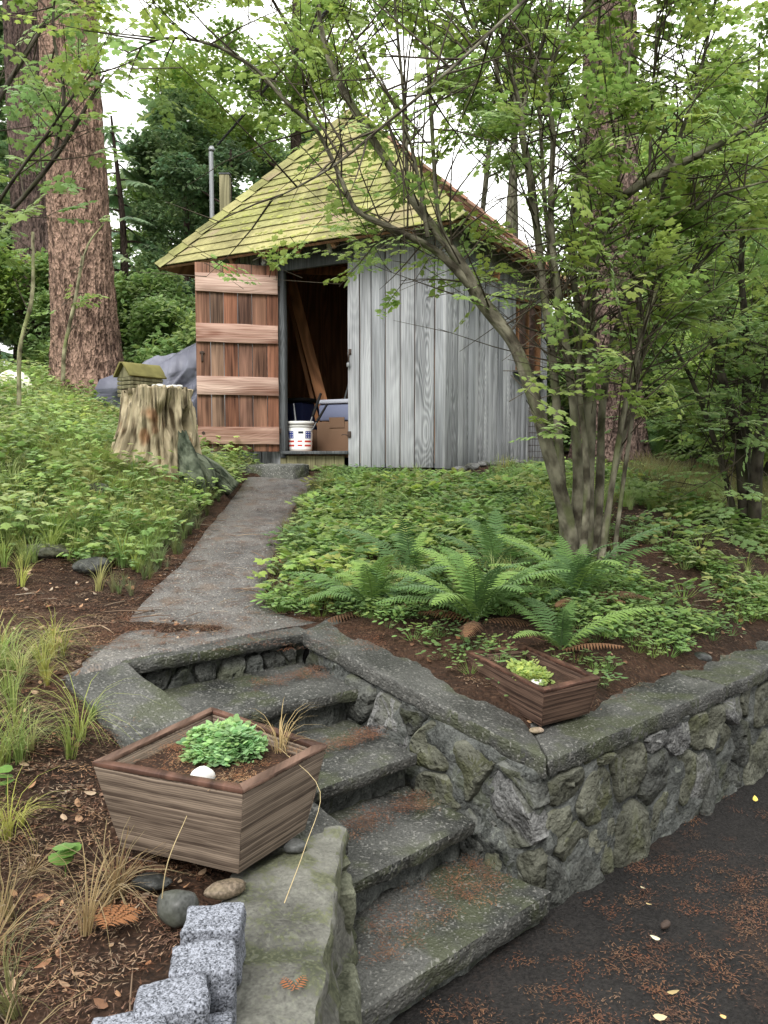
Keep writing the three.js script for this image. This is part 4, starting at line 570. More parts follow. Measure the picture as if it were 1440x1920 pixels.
  const cd = atShed('tote', -2.62, FY, -1.0); tag(cd, 'dark blue tote standing in the shade behind the bucket', 'tote'); mesh('body', roughBox(0.7, 0.62, 0.4, { r: 0.04, n: [2, 2, 2] }).translate(0, 0.31, 0), M.binBlue, cd); mesh('lid', roughBox(0.74, 0.05, 0.44, { r: 0.02, n: [2, 1, 2] }).translate(0, 0.64, 0), M.black, cd);
  const lean = (a, e, w, t, label, m) => { const g = group('timber'); const A3 = V(...P3(shedXZ(a[0], a[2]), a[1])), E3 = V(...P3(shedXZ(e[0], e[2]), e[1])), L = A3.distanceTo(E3); const o = mesh('board', roughBox(w, L, t, { r: 0.004, n: [1, 6, 1], seed: Math.round(L * 50) }), m, g); o.position.copy(A3).add(E3).multiplyScalar(0.5); o.quaternion.setFromUnitVectors(V(0, 1, 0), E3.sub(A3).normalize()); tag(g, label, 'board'); };
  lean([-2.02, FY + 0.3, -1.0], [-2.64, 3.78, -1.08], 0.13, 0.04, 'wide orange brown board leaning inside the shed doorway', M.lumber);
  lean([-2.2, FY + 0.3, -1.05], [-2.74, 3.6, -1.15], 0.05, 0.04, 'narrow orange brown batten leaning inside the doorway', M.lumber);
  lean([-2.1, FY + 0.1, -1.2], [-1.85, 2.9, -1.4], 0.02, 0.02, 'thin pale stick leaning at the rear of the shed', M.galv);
}
{ // slab in front of the door
  const s = atShed('stone_step', -2.0, 1.385, 0.36, 0.06); tag(s, 'rough concrete slab lying below the shed door as a step', 'step');
  mesh('slab', roughBox(1.02, 0.2, 0.34, { r: 0.02, n: [16, 4, 6], amp: 0.012, freq: 8, seed: 91 }), M.slab, s);
}

// ---------- planters ----------
function planter(label, name, top, h1, h0, inset, mSide, mRim, soilDrop) {
  const cx = top.reduce((s, p) => s + p[0], 0) / 4, cz = top.reduce((s, p) => s + p[1], 0) / 4, g = group(name, [cx, h0, cz]); tag(g, label, 'planter');
  const loc = top.map(p => [p[0] - cx, p[1] - cz]), H = h1 - h0, k = (p, f) => [p[0] * f, p[1] * f], inn = f => p => { const d = Math.hypot(...p); return k(p, (d - f) / d); };
  for (let i = 0; i < 4; i++) {
    const a = loc[i], b = loc[(i + 1) % 4], bi = inn(0.04), q = (p, y) => [p[0], y, p[1]], A0 = k(a, inset), B0 = k(b, inset);
    mesh('panel', hexBlock([q(A0, 0), q(B0, 0), q(bi(B0), 0), q(bi(A0), 0), q(a, H), q(b, H), q(bi(b), H), q(bi(a), H)], { r: 0.003, n: [14, 6, 1], amp: 0.0025, freq: 9, seed: i + 3, oct: 2, off: [0.13 * i, 0.21 * i] }), mSide, g);
    const o = p => k(p, 1.012), n = inn(0.040);
    mesh('rim', hexBlock([q(o(a), H + 0.002), q(o(b), H + 0.002), q(n(b), H + 0.002), q(n(a), H + 0.002), q(o(a), H + 0.014), q(o(b), H + 0.014), q(n(b), H + 0.014), q(n(a), H + 0.014)], { r: 0.003, n: [10, 1, 1], amp: 0.0015, freq: 9, seed: i + 9 }), Array.isArray(mRim) ? mRim[i] : mRim, g);
  }
  const sd = inn(0.035), ys = H - soilDrop, P = loc.map(p => sd(k(p, mix(inset, 1, ys / H)))), N = 18, pos = [], idx = [], uv = [];
  for (let j = 0; j <= N; j++) for (let i = 0; i <= N; i++) { const u = i / N, v = j / N, x = mix(mix(P[0][0], P[1][0], u), mix(P[3][0], P[2][0], u), v), z = mix(mix(P[0][1], P[1][1], u), mix(P[3][1], P[2][1], u), v); pos.push(x, ys + 0.025 * Math.sin(u * Math.PI) * Math.sin(v * Math.PI) + 0.008 * f3(x * 25, 0, z * 25), z); uv.push(x, z); if (i < N && j < N) { const a = j * (N + 1) + i; idx.push(a, a + N + 1, a + 1, a + 1, a + N + 1, a + N + 2); } }
  const sg = new THREE.BufferGeometry(); sg.setAttribute('position', new THREE.Float32BufferAttribute(pos, 3)); sg.setAttribute('uv', new THREE.Float32BufferAttribute(uv, 2)); sg.setIndex(idx); sg.computeVertexNormals();
  mesh('soil', sg, M.potSoil, g);
  mesh('base', new THREE.BufferGeometry().setFromPoints([0, 1, 2, 0, 2, 3].map(i => V(loc[i][0] * inset, 0.01, loc[i][1] * inset))), M.rim, g);
  return { cx, cz, ys: h0 + ys, g };
}
const POT1 = planter('square tapered planter of banded timber holding a green clump, on the mossy wall', 'planter_box', [[-0.801, -2.114], [-0.577, -2.583], [-0.168, -2.24], [-0.357, -1.934]], 0.74, 0.50, 0.80, M.laminate, [M.rimPale, M.rim, M.rimPale, M.rim], 0.03);
const POT2 = planter('long dark brown tapered planter on the coping corner under the ferns', 'planter_box', [[0.362, -3.434], [0.645, -3.54], [0.844, -3.025], [0.591, -2.855]], 0.715, 0.572, 0.86, M.laminateDark, M.rim, 0.03);
function pebble(name, label, cat, x, y, z, sx, sy, sz, m, seed, ry = 0, grp) {
  let g = new THREE.IcosahedronGeometry(1, 3); g.deleteAttribute('uv'); g.deleteAttribute('normal'); g = mergeVertices(g, 1e-4); const p = g.attributes.position;
  for (let i = 0; i < p.count; i++) { const v = V().fromBufferAttribute(p, i); const k = 1 + 0.28 * f3(v.x * 1.4 + seed * 3, v.y * 1.4, v.z * 1.4 + seed, 3); p.setXYZ(i, v.x * k * sx, v.y * k * sy, v.z * k * sz); }
  g.rotateY(ry); g.computeVertexNormals(); const o = mesh(name, boxUV(g, [seed, seed]), m); o.position.set(x, y, z); tag(o, label, cat, grp); return o;
}
pebble('pebble', 'smooth tan pebble under the corner of the square planter', 'pebble', -0.408, 0.482, -1.955, 0.055, 0.02, 0.035, M.pebbleTan, 2, 0.5);
pebble('pebble', 'round dark grey cobble beside the topmost granite block', 'pebble', -0.505, 0.487, -1.86, 0.052, 0.042, 0.046, M.pebbleDark, 3);
pebble('pebble', 'glossy black pebble under the far corner of the square planter', 'pebble', -0.255, 0.484, -2.17, 0.036, 0.018, 0.03, M.pebbleDark, 5);
pebble('pebble', 'flat dark pebble half sunk in the soil under the square planter', 'pebble', -0.62, 0.462, -2.02, 0.05, 0.02, 0.03, M.pebbleDark, 7);
pebble('quartz_stone', 'white quartz stone beside the green clump in the square planter', 'stone', -0.49, 0.727, -2.07, 0.034, 0.03, 0.024, M.white, 8, 0.4);
pebble('pebble', 'black wet pebble in the front corner of the square planter', 'pebble', -0.385, 0.718, -2.035, 0.034, 0.018, 0.02, M.black, 9, 0.8);
pebble('quartz_stone', 'white stone in the long dark planter', 'stone', 0.60, 0.705, -3.03, 0.03, 0.014, 0.024, M.white, 10, 0.2);
pebble('pebble', 'rusty tan pebble in the long dark planter', 'pebble', 0.55, 0.705, -3.24, 0.026, 0.014, 0.02, M.pebbleTan, 12, 0.2);
pebble('pebble', 'tan pebble under the corner of the long dark planter', 'pebble', 0.572, 0.562, -2.895, 0.03, 0.012, 0.02, M.pebbleTan, 13, 0.2);
pebble('pebble', 'dark round pebble at the coping edge by the ground cover', 'pebble', 1.60, 0.565, -3.93, 0.06, 0.03, 0.045, M.pebbleDark, 14, 0.3);
// ---------- granite blocks ----------
[[-0.372, -1.640, 0.06, 0.535, 0.126, 'topmost, beside the dark cobble'], [-0.364, -1.508, 0.16, 0.533, 0.130, 'second of the row'], [-0.395, -1.398, 0.24, 0.530, 0.128, 'third of the row'], [-0.450, -1.318, 0.3, 0.527, 0.126, 'fourth of the row'], [-0.34, -1.41, 0.2, 0.49, 0.11, 'lower one wedged between its neighbours']].forEach(([x, z, ry, y, s, w], i) => {
  const g = roughBox(s, i === 4 ? 0.06 : 0.13, i === 4 ? 0.08 : 0.098, { r: 0.009, n: [9, 9, 9], amp: 0.006, freq: 18, seed: 100 + i, crease: 0.8 }); const o = mesh('granite_block', g, M.granite); o.position.set(x, y, z); o.rotation.y = ry; tag(o, `rough speckled grey granite block on the mossy wall, ${w}`, 'granite block', 'granite blocks along the wall edge');
});
// ---------- stump and what stands on it ----------
{
  const s = group('tree_stump', [-1.93, 1.36, -6.8]); tag(s, 'pale rotting tree stump with mossy roots beside the path', 'stump');
  const na = 180, nh = 60, pos = [], uv = [], idx = [], Ht = 0.79;
  for (let j = 0; j <= nh; j++) for (let i = 0; i <= na; i++) {
    const a = (i % na) / na * 6.2832, t = j / nh, ca = Math.cos(a), sa = Math.sin(a), flare = Math.pow(1 - t, 2.2);
    const lobes = 0.05 * Math.cos(a * 3 + 0.6) + 0.06 * Math.cos(a * 5 + 2), lean = ca < 0 ? 0.10 * -ca : -0.03 * ca;
    let r = 0.31 + 0.03 * (1 - t) + flare * (0.09 + lobes * 0.8 + lean * 2.2);
    const g1 = n3(ca * 7, t * 2.2, sa * 7), g2 = n3(ca * 18, t * 3, sa * 18), hol = step(0.25, 0.6, n3(ca * 3.2 + 4, t * 3.2, sa * 3.2)) * step(1, 0.75, t);
    r += -0.026 * Math.abs(g1) * 1.6 - 0.025 * Math.abs(g2) * 1.5 - 0.012 * Math.abs(n3(ca * 45, t * 5, sa * 45)) - 0.09 * hol;
    const top = j === nh ? 0.02 * n3(ca * 9, 1, sa * 9) + (ca < -0.25 ? -0.06 * step(-0.25, -0.6, ca) : 0) : 0;
    pos.push(ca * r, t * Ht + top, sa * r); uv.push(i / na * 1.9, t * Ht);
  }
  for (let j = 0; j < nh; j++) for (let i = 0; i < na; i++) { const a = j * (na + 1) + i, b = a + na + 1; idx.push(a, b, a + 1, a + 1, b, b + 1); }
  const o = nh * (na + 1), rings = 5; let last = o; // hollowed top
  for (let k = 1; k <= rings; k++) { const f = 1 - k / rings, st = pos.length / 3; for (let i = 0; i <= na; i++) { const x = pos[(o + i) * 3], y = pos[(o + i) * 3 + 1], z = pos[(o + i) * 3 + 2]; pos.push(x * f, mix(Ht - 0.03, y, f) + 0.012 * n3(x * f * 30, 2, z * f * 30), z * f); uv.push(i / na * 1.9, 0.9 + k * 0.05); } for (let i = 0; i < na; i++) idx.push(last + i, st + i, last + i + 1, last + i + 1, st + i, st + i + 1); last = st; }
  let g = new THREE.BufferGeometry(); g.setAttribute('position', new THREE.Float32BufferAttribute(pos, 3)); g.setAttribute('uv', new THREE.Float32BufferAttribute(uv, 2)); g.setIndex(idx); g.computeVertexNormals(); mesh('trunk', g, M.stump, s);
  const root = (a, l, r, h) => mesh('root', tube([[Math.cos(a) * 0.22, h, Math.sin(a) * 0.22], [Math.cos(a) * 0.36, h * 0.62, Math.sin(a) * 0.36], [Math.cos(a) * (0.40 + l * 0.4), h * 0.25, Math.sin(a) * (0.40 + l * 0.4)], [Math.cos(a) * (0.42 + l), -0.08, Math.sin(a) * (0.42 + l)]], [r, r * 1.1, r * 1.05, r * 0.9], 14, 6, 0.35, a), M.rootBark, s);
  mesh('root', tube([[0.22, 0.42, 0.16], [0.27, 0.25, 0.20], [0.31, 0.1, 0.24], [0.36, -0.12, 0.28]], [0.045, 0.065, 0.08, 0.09], 16, 8, 0.4, 3), M.rootBark, s);
  root(0.1, 0.0, 0.08, 0.2); root(1.9, 0.0, 0.07, 0.22); root(3.2, 0.35, 0.1, 0.2); root(4.6, 0.3, 0.1, 0.3); root(-0.3, 0.2, 0.09, 0.2);
  const R = RNG(5); for (let k = 0; k < 11; k++) { const a = 0.15 + R() * 1.5, d = 0.12 + 0.13 * R(); pebble('white_pebble', 'white pebble laid on top of the old stump', 'pebble', -1.93 + Math.cos(a) * d + 0.0, 2.155 + 0.006 * R(), -6.8 + Math.sin(a) * d, 0.025 + 0.02 * R(), 0.017, 0.024 + 0.01 * R(), M.white, 20 + k, R() * 3, 'white pebbles on the stump'); }
  const b = group('birdhouse', [-2.10, 2.075, -6.86], 0.95); tag(b, 'small log cabin birdhouse with mossy gable roof on the stump', 'birdhouse');
  const L = 0.30, W = 0.17, Hb = 0.17;
  for (let k = 0; k < 5; k++) { const y = 0.017 + k * 0.034, e = 0.018; for (const q of [-1, 1]) { mesh('log', roughBox(L + 2 * e, 0.030, 0.026, { r: 0.009, n: [2, 1, 1] }).translate(0, y, q * W / 2), M.birdWood, b); mesh('log', roughBox(0.026, 0.030, W + 2 * e, { r: 0.009, n: [1, 1, 2] }).translate(q * L / 2, y + (k % 2 ? 0 : 0.0), 0), M.birdWood, b); } }
  for (const q of [-1, 1]) { const sh = new THREE.Shape([[-W / 2 - 0.01, 0], [W / 2 + 0.01, 0], [0, 0.105]].map(p => new THREE.Vector2(...p))), gg = new THREE.ExtrudeGeometry(sh, { depth: 0.018, bevelEnabled: false }); gg.rotateY(Math.PI / 2).translate(q * L / 2 - 0.009, Hb, 0); mesh('gable', boxUV(gg), M.birdWood, b); const rp = roughBox(L + 0.09, 0.018, 0.155, { r: 0.005, n: [10, 1, 5], amp: 0.004, freq: 14, seed: q + 3 }); rp.rotateX(q * 0.88).translate(0, Hb + 0.062, q * 0.062); mesh('roof_panel', rp, M.birdRoof, b); }
}
{ // load under a tarpaulin
  const t = group('tarpaulin_heap', [-2.75, 1.85, -10.4], 0.1); tag(t, 'heap covered with a creased grey blue tarpaulin behind the stump', 'tarpaulin');
  mesh('tarpaulin', roughBox(1.9, 1.0, 1.2, { r: 0.3, n: [70, 36, 30], amp: 0.06, freq: 3.2, seed: 7, crease: 1.2, oct: 5, warp: q => { const k = (q.x + 0.95) / 1.9; q.y = (q.y + 0.5) * mix(0.72, 1.12, step(0.15, 0.75, k)); const fo = 0.035 * (1 - 2 * Math.abs(n3(q.x * 5 - q.y * 4, q.z * 2, 3))); q.y += 0.4 * fo; q.z += fo * Math.sign(q.z); q.z *= 1 + 0.04 * Math.sin(q.x * 19); } }).translate(0, 0.03, 0), M.tarp, t);
  mesh('plinth', roughBox(1.6, 0.2, 0.9, { r: 0.02, n: [4, 2, 4], amp: 0.01 }).translate(0.1, 0.02, 0), M.black, t);
  mesh('strap', roughBox(0.05, 0.02, 1.1, { r: 0.006, n: [1, 1, 6] }).translate(0.62, 1.10, 0), M.black, t);
}
{ // cut log round
  const l = group('log_round', [-4.37, 2.36, -9.4], 0.4); tag(l, 'pale sawn log round standing on edge in the ground cover', 'log');
  mesh('bark', new THREE.CylinderGeometry(0.20, 0.20, 0.26, 30, 1, true).rotateX(Math.PI / 2 - 0.12), M.pebbleTan, l);
  for (const q of [-1, 1]) { const f = new THREE.CylinderGeometry(0.198, 0.202, 0.012, 30).rotateX(Math.PI / 2 - 0.12); f.translate(0, 0.0155 * q, 0.132 * q); mesh('sawn_face', boxUV(f), mat({ map: tex(128, 128, (u, v) => { const d = Math.hypot(u - 0.5, v - 0.5); return lerp3([0.62, 0.55, 0.42], [0.82, 0.8, 0.72], clamp(contour(d * 14) * 0.5 + 0.4 + 0.6 * ft(u, v, 5, 3, 7))); }, true, [0.6, 0.6]) }), l); }
  for (const [x, y] of [[0.07, 0.08], [0.11, 0.05], [0.03, 0.12]]) mesh('hole', new THREE.CylinderGeometry(0.014, 0.014, 0.01, 8).rotateX(Math.PI / 2 - 0.12).translate(x, y, 0.143), M.black, l);
}
{ // wire cage against the side wall
  const c = atShed('wire_cage', 0.27, 0, -2.38); c.position.y = 1.43; tag(c, 'rusty cylindrical wire plant cage standing against the shed side', 'wire cage'); const gs = [], r = 0.21;
  for (let k = 0; k < 16; k++) { const a = k / 16 * 6.2832; gs.push(tube([[Math.cos(a) * r, 0, Math.sin(a) * r], [Math.cos(a) * r, 0.74, Math.sin(a) * r]], [0.0022, 0.0022], 4, 1, 0, 0, false)); }
  for (let k = 0; k < 10; k++) gs.push(new THREE.TorusGeometry(r, 0.0022, 4, 32).rotateX(Math.PI / 2).translate(0, 0.04 + k * 0.077, 0));
  mesh('wire_grid', gs, M.rust, c);
}
{ // service mast, post and cable
  const m = group('service_mast', [-2.66, 1.6, -12.5]); tag(m, 'thin galvanised pipe mast rising behind the shed roof', 'mast');
  mesh('pipe', tube([[0, 0, 0], [0, 2.5, 0], [0, 4.62, 0]], [0.035, 0.035, 0.035], 12), M.galv, m); mesh('weather_head', new THREE.LatheGeometry([[0, 0.05], [0.03, 0.045], [0.05, 0.0], [0.04, -0.03], [0, -0.03]].map(p => new THREE.Vector2(...p)), 14).translate(0.01, 4.66, 0), M.galv, m);
  const p = group('wooden_post', [-2.47, 1.6, -12.6]); tag(p, 'mossy square timber post beside the pipe mast', 'post'); mesh('post', roughBox(0.15, 4.3, 0.15, { r: 0.01, n: [2, 12, 2], amp: 0.006, seed: 6 }).translate(0, 2.15, 0), M.birdWood, p); mesh('post_cap', roughBox(0.17, 0.03, 0.17, { r: 0.008, n: [1, 1, 1] }).translate(0, 4.31, 0), M.frame, p);
  const pts = CABLE.map(q => V(...q)), cur = new THREE.CatmullRomCurve3(pts), gs = []; for (const ph of [0, 2.09, 4.19]) { const a = []; for (let i = 0; i <= 120; i++) { const c = cur.getPoint(i / 120), w = i * 0.9 + ph; a.push(c.add(V(Math.cos(w) * 0.010, Math.sin(w) * 0.010, 0))); } gs.push(tube(a, a.map(() => 0.0085), 5, 1)); }
  const cb = group('overhead_cable'); tag(cb, 'black twisted overhead cable running to the mast behind the shed', 'cable'); gs.forEach(g => mesh('strand', g, M.black, cb));
}
// stones lying in the bank
[[-2.05, -4.75, 0.16, 0.05, 0.1, 'flat grey stone half buried in the grass by the soil patch', 1], [-2.42, -4.95, 0.12, 0.05, 0.08, 'small flat stone among leaves near the soil patch', 0], [-1.72, -4.6, 0.15, 0.05, 0.1, 'low grey stone at the grassy edge of the path', 3], [-2.28, -6.0, 0.17, 0.12, 0.14, 'mossy yellow green boulder in the grass before the stump', 4], [-2.12, -5.85, 0.10, 0.09, 0.1, 'dark hollow stone against the mossy boulder', 3]].forEach(([x, z, a, b, c, l, m], i) => pebble('rock', l, 'rock', x, G(x, z) + b * 0.35, z, a, b, c, i === 3 ? M.moss[1] : M.stone[m], 40 + i, i));
{ const R = RNG(9); for (let k = 0; k < 12; k++) { const [x, z] = shedXZ(0.1 + 0.12 * R(), -0.1 - k * 0.15); pebble('foundation_stone', 'pale foundation stone under the edge of the shed side wall', 'stone', x, G(x, z) + 0.02, z, 0.05 + 0.04 * R(), 0.035, 0.05, M.stone[2], 60 + k, R() * 3, 'stones under the shed wall'); } }

// ---------- plants: leaf shapes and sprays ----------
const SHAPES = {
  oval: [[0, 0], [0.2, 0.16], [0.3, 0.42], [0.22, 0.75], [0, 1]],
  lobed: [[0, 0], [0.2, 0.02], [0.47, 0.26], [0.30, 0.40], [0.50, 0.66], [0.2, 0.72], [0, 1]],
  narrow: [[0, 0], [0.11, 0.3], [0.09, 0.7], [0, 1]],
  round: [[0, 0], [0.34, 0.1], [0.48, 0.45], [0.3, 0.85], [0, 1]],
};
function leafInto(pos, shape, m, fold = 0.25, droop = 0.25) {
  const S = SHAPES[shape], v = V(), put = (x, y) => { v.set(x, y, -fold * Math.abs(x) - droop * y * y).applyMatrix4(m); pos.push(v.x, v.y, v.z); };
  for (const s of [-1, 1]) for (let i = 0; i < S.length - 1; i++) { const a = S[i], b = S[i + 1]; if (a[0] > 0) { put(0, a[1]); s > 0 ? (put(a[0] * s, a[1]), put(b[0] * s, b[1])) : (put(b[0] * s, b[1]), put(a[0] * s, a[1])); } if (b[0] > 0) { put(0, a[1]); s > 0 ? (put(b[0] * s, b[1]), put(0, b[1])) : (put(0, b[1]), put(b[0] * s, b[1])); } }
}
const geoOf = pos => { const g = new THREE.BufferGeometry(); g.setAttribute('position', new THREE.Float32BufferAttribute(pos, 3)); g.computeVertexNormals(); return g; };
const m4 = (x, y, z, rx, ry, rz, s, ord = 'YXZ') => new THREE.Matrix4().compose(V(x, y, z), new THREE.Quaternion().setFromEuler(new THREE.Euler(rx, ry, rz, ord)), V(s, s, s));
function spray(n, shape, L, size, seed, { flat = 0.35, spread = 1.0, fold, droop, end = true } = {}) { // along +y, upper face +z
  const R = RNG(seed), pos = [];
  for (let i = 0; i < n; i++) { const t = (i + 0.5) / n, sd = i % 2 ? 1 : -1, last = end && i === n - 1; leafInto(pos, shape, m4(0.01 * sd, L * t, 0.02 * (R() - 0.5), (R() - 0.5) * flat, (R() - 0.5) * flat, last ? 0 : -sd * (spread + 0.4 * (R() - 0.5)), size * (0.7 + 0.5 * R()), 'ZXY'), fold, droop); }
  const w = 0.0025; pos.push(-w, 0, 0, w, 0, 0, 0, L, 0);
  return geoOf(pos);
}
function bunch(n, shape, rad, size, seed, fl = 1) { // leaves tossed through a small ball, mostly facing up
  const R = RNG(seed), pos = []; for (let i = 0; i < n; i++) { const a = R() * 6.28, r = rad * Math.cbrt(R()), c = 2 * R() - 1, q = Math.sqrt(1 - c * c); leafInto(pos, shape, m4(Math.cos(a) * q * r, Math.sin(a) * q * r, c * r * 0.6, (R() - 0.5) * 1.3 * fl, (R() - 0.5) * 1.3 * fl, R() * 6.28, size * (0.7 + 0.6 * R()), 'ZXY')); }
  return geoOf(pos);
}
const frondSpray = (n, L, w, seed) => { const R = RNG(seed), pos = []; for (let i = 0; i < n; i++) { const t = i / n, sd = i % 2 ? 1 : -1, l = w * Math.sin(Math.PI * (0.15 + 0.8 * t)) * (0.8 + 0.4 * R()); leafInto(pos, 'narrow', m4(0, L * t, -0.12 * L * t * t, -0.2 + 0.3 * R(), 0, -sd * 0.9, l, 'ZXY'), 0.1, 0.4); } return geoOf(pos); };
const SPR = { shrub: [1, 2, 3].map(s => spray(8, 'lobed', 0.22, 0.05, s)), maple: [4, 5].map(s => spray(6, 'lobed', 0.26, 0.09, s)), bush: [6, 7].map(s => bunch(28, 'oval', 0.26, 0.08, s)), far: [8, 9].map(s => bunch(40, 'lobed', 0.46, 0.125, s)), fir: [10, 11].map(s => frondSpray(34, 0.62, 0.24, s)), dark: [12, 13].map(s => bunch(30, 'oval', 0.28, 0.09, s)) };
const tint = (c, R, v = 0.25, warm = 0.12) => { const k = 1 + v * (2 * R() - 1), w = warm * (2 * R() - 1); return lin(c[0] * k * (1 + w), c[1] * k, c[2] * k * (1 - w)); };
const quatY = new THREE.Quaternion();
function place(p, dir, up, s, roll = 0) { // +y along dir, +z towards up
  const y = dir.clone().normalize(), z = up.clone().addScaledVector(y, -up.dot(y)); if (z.lengthSq() < 1e-4) z.set(1, 0, 0).addScaledVector(y, -y.x); z.normalize(); const x = y.clone().cross(z), m = new THREE.Matrix4().makeBasis(x.multiplyScalar(s), y.clone().multiplyScalar(s), z.multiplyScalar(s)); m.setPosition(p); if (roll) m.multiply(new THREE.Matrix4().makeRotationY(roll)); return m;
}
const rdir = (R, up = 0) => { const a = R() * 6.2832, c = 2 * R() - 1, q = Math.sqrt(1 - c * c); return V(q * Math.cos(a), c + up, q * Math.sin(a)).normalize(); };
// foliage of a plant: the spray variants become one part each
function foliage(parent, name, geos, items, m = M.leaf) { geos.forEach((g, i) => { const it = items.filter((_, k) => k % geos.length === i); if (it.length) inst(name, g, m, it.map(q => q[0]), it.map(q => q[1]), parent); }); }

// a shrub on given stems: twigs with leaf sprays
function shrub(name, label, cat, stems, { seed, col, mStem, mTwig = M.twig, geos = SPR.shrub, from = 0.35, every = 0.11, tw = [0.35, 0.8], leafy = 1, size = 1, stemName = 'stem', wob = 0.12, grp, accept = () => true, droop = 0, bare = 0.25, leafProb = () => 1, extra = [] }) {
  const R = RNG(seed), base = V(stems[0][0][0], 0, stems[0][0][2]); base.y = stems[0][0][1]; const g = group(name, base.toArray()); tag(g, label, cat, grp);
  const twigs = [], items = [];
  stems.forEach((st, si) => {
    const P = st.map(q => V(q[0], q[1], q[2]).sub(base)), rad = st.map(q => q[3] * (seed === 501 ? 0.56 : seed > 503 ? 0.6 : 0.88));
    mesh(stemName, tube(P, rad, rad[0] > 0.03 ? 10 : 7, 5, wob, seed + si), mStem, g);
    const cur = new THREE.CatmullRomCurve3(P, false, 'centripetal'), L = cur.getLength();
    const f0 = si && st[0][1] > 1.8 ? 0.12 : from;
    for (let s = f0 * L; s < L; s += every * (0.5 + R())) {
      const t = s / L, c = cur.getPointAt(t), T = cur.getTangentAt(t); if (!accept(c.clone().add(base))) continue;
      const d = rdir(R, 0.25 - droop).addScaledVector(T, 0.5).normalize(), l = mix(tw[0], tw[1], R()) * (t > 0.85 ? 0.8 : 1), dead = R() < bare || R() > leafProb(c.clone().add(base));
      const bend = rdir(R, droop ? -droop : 0.1), pts = [0, 0.33, 0.66, 1].map(k => c.clone().addScaledVector(d, l * k).addScaledVector(bend, 0.22 * l * k * k));
      twigs.push(tube(pts, [0.006, 0.0045, 0.003, 0.0015], 4, 1, 0, 0, false));
      const kids = dead ? 1 : 2 + Math.floor(R() * 2 * leafy);
      for (let k = 0; k < kids; k++) {
        const q = 0.3 + 0.7 * R(), p = c.clone().addScaledVector(d, l * q).addScaledVector(bend, 0.22 * l * q * q), dd = d.clone().multiplyScalar(0.6).add(rdir(R, 0.05 - droop)).normalize(), ll = (0.15 + 0.25 * R()) * l / 0.6;
        const e = p.clone().addScaledVector(dd, ll); twigs.push(tube([p, e], [0.003, 0.0012], 3, 1, 0, 0, false));
        if (!dead) { const ns = 1 + Math.floor(R() * 2.2 * leafy); for (let m = 0; m < ns; m++) items.push([place(p.clone().lerp(e, 0.2 + 0.8 * R()), dd.clone().add(rdir(R).multiplyScalar(0.7)).setY(dd.y * 0.4 + 0.1 * R() - droop * 0.4), V(1.3 * (R() - 0.5), 1, 1.3 * (R() - 0.35)), size * (0.7 + 0.5 * R())), tint(col, R)]); }
      }
      if (!dead) items.push([place(pts[3], d.clone().setY(d.y * 0.3), V(0, 1, 0), size * (0.8 + 0.4 * R())), tint(col, R)]);
    }
  });
  for (const q of extra) for (let k = 0; k < 2; k++) { const p = V(...q).sub(base).add(rdir(R).multiplyScalar(0.05)), d = rdir(R, -0.1); d.y *= 0.5; const e = p.clone().addScaledVector(d, -0.25).add(V(0, 0.05, 0)); twigs.push(tube([e, p], [0.003, 0.0015], 3, 1, 0, 0, false)); items.push([place(p, d, V(0.2 * (R() - 0.5), 1, 0.35), size * (0.8 + 0.4 * R())), tint(col, R)]); }
  if (twigs.length) { const t = mesh('twigs', twigs, mTwig, g); t.userData.kind = 'stuff'; }
  foliage(g, 'foliage', geos, items); return { g, base, items };
}
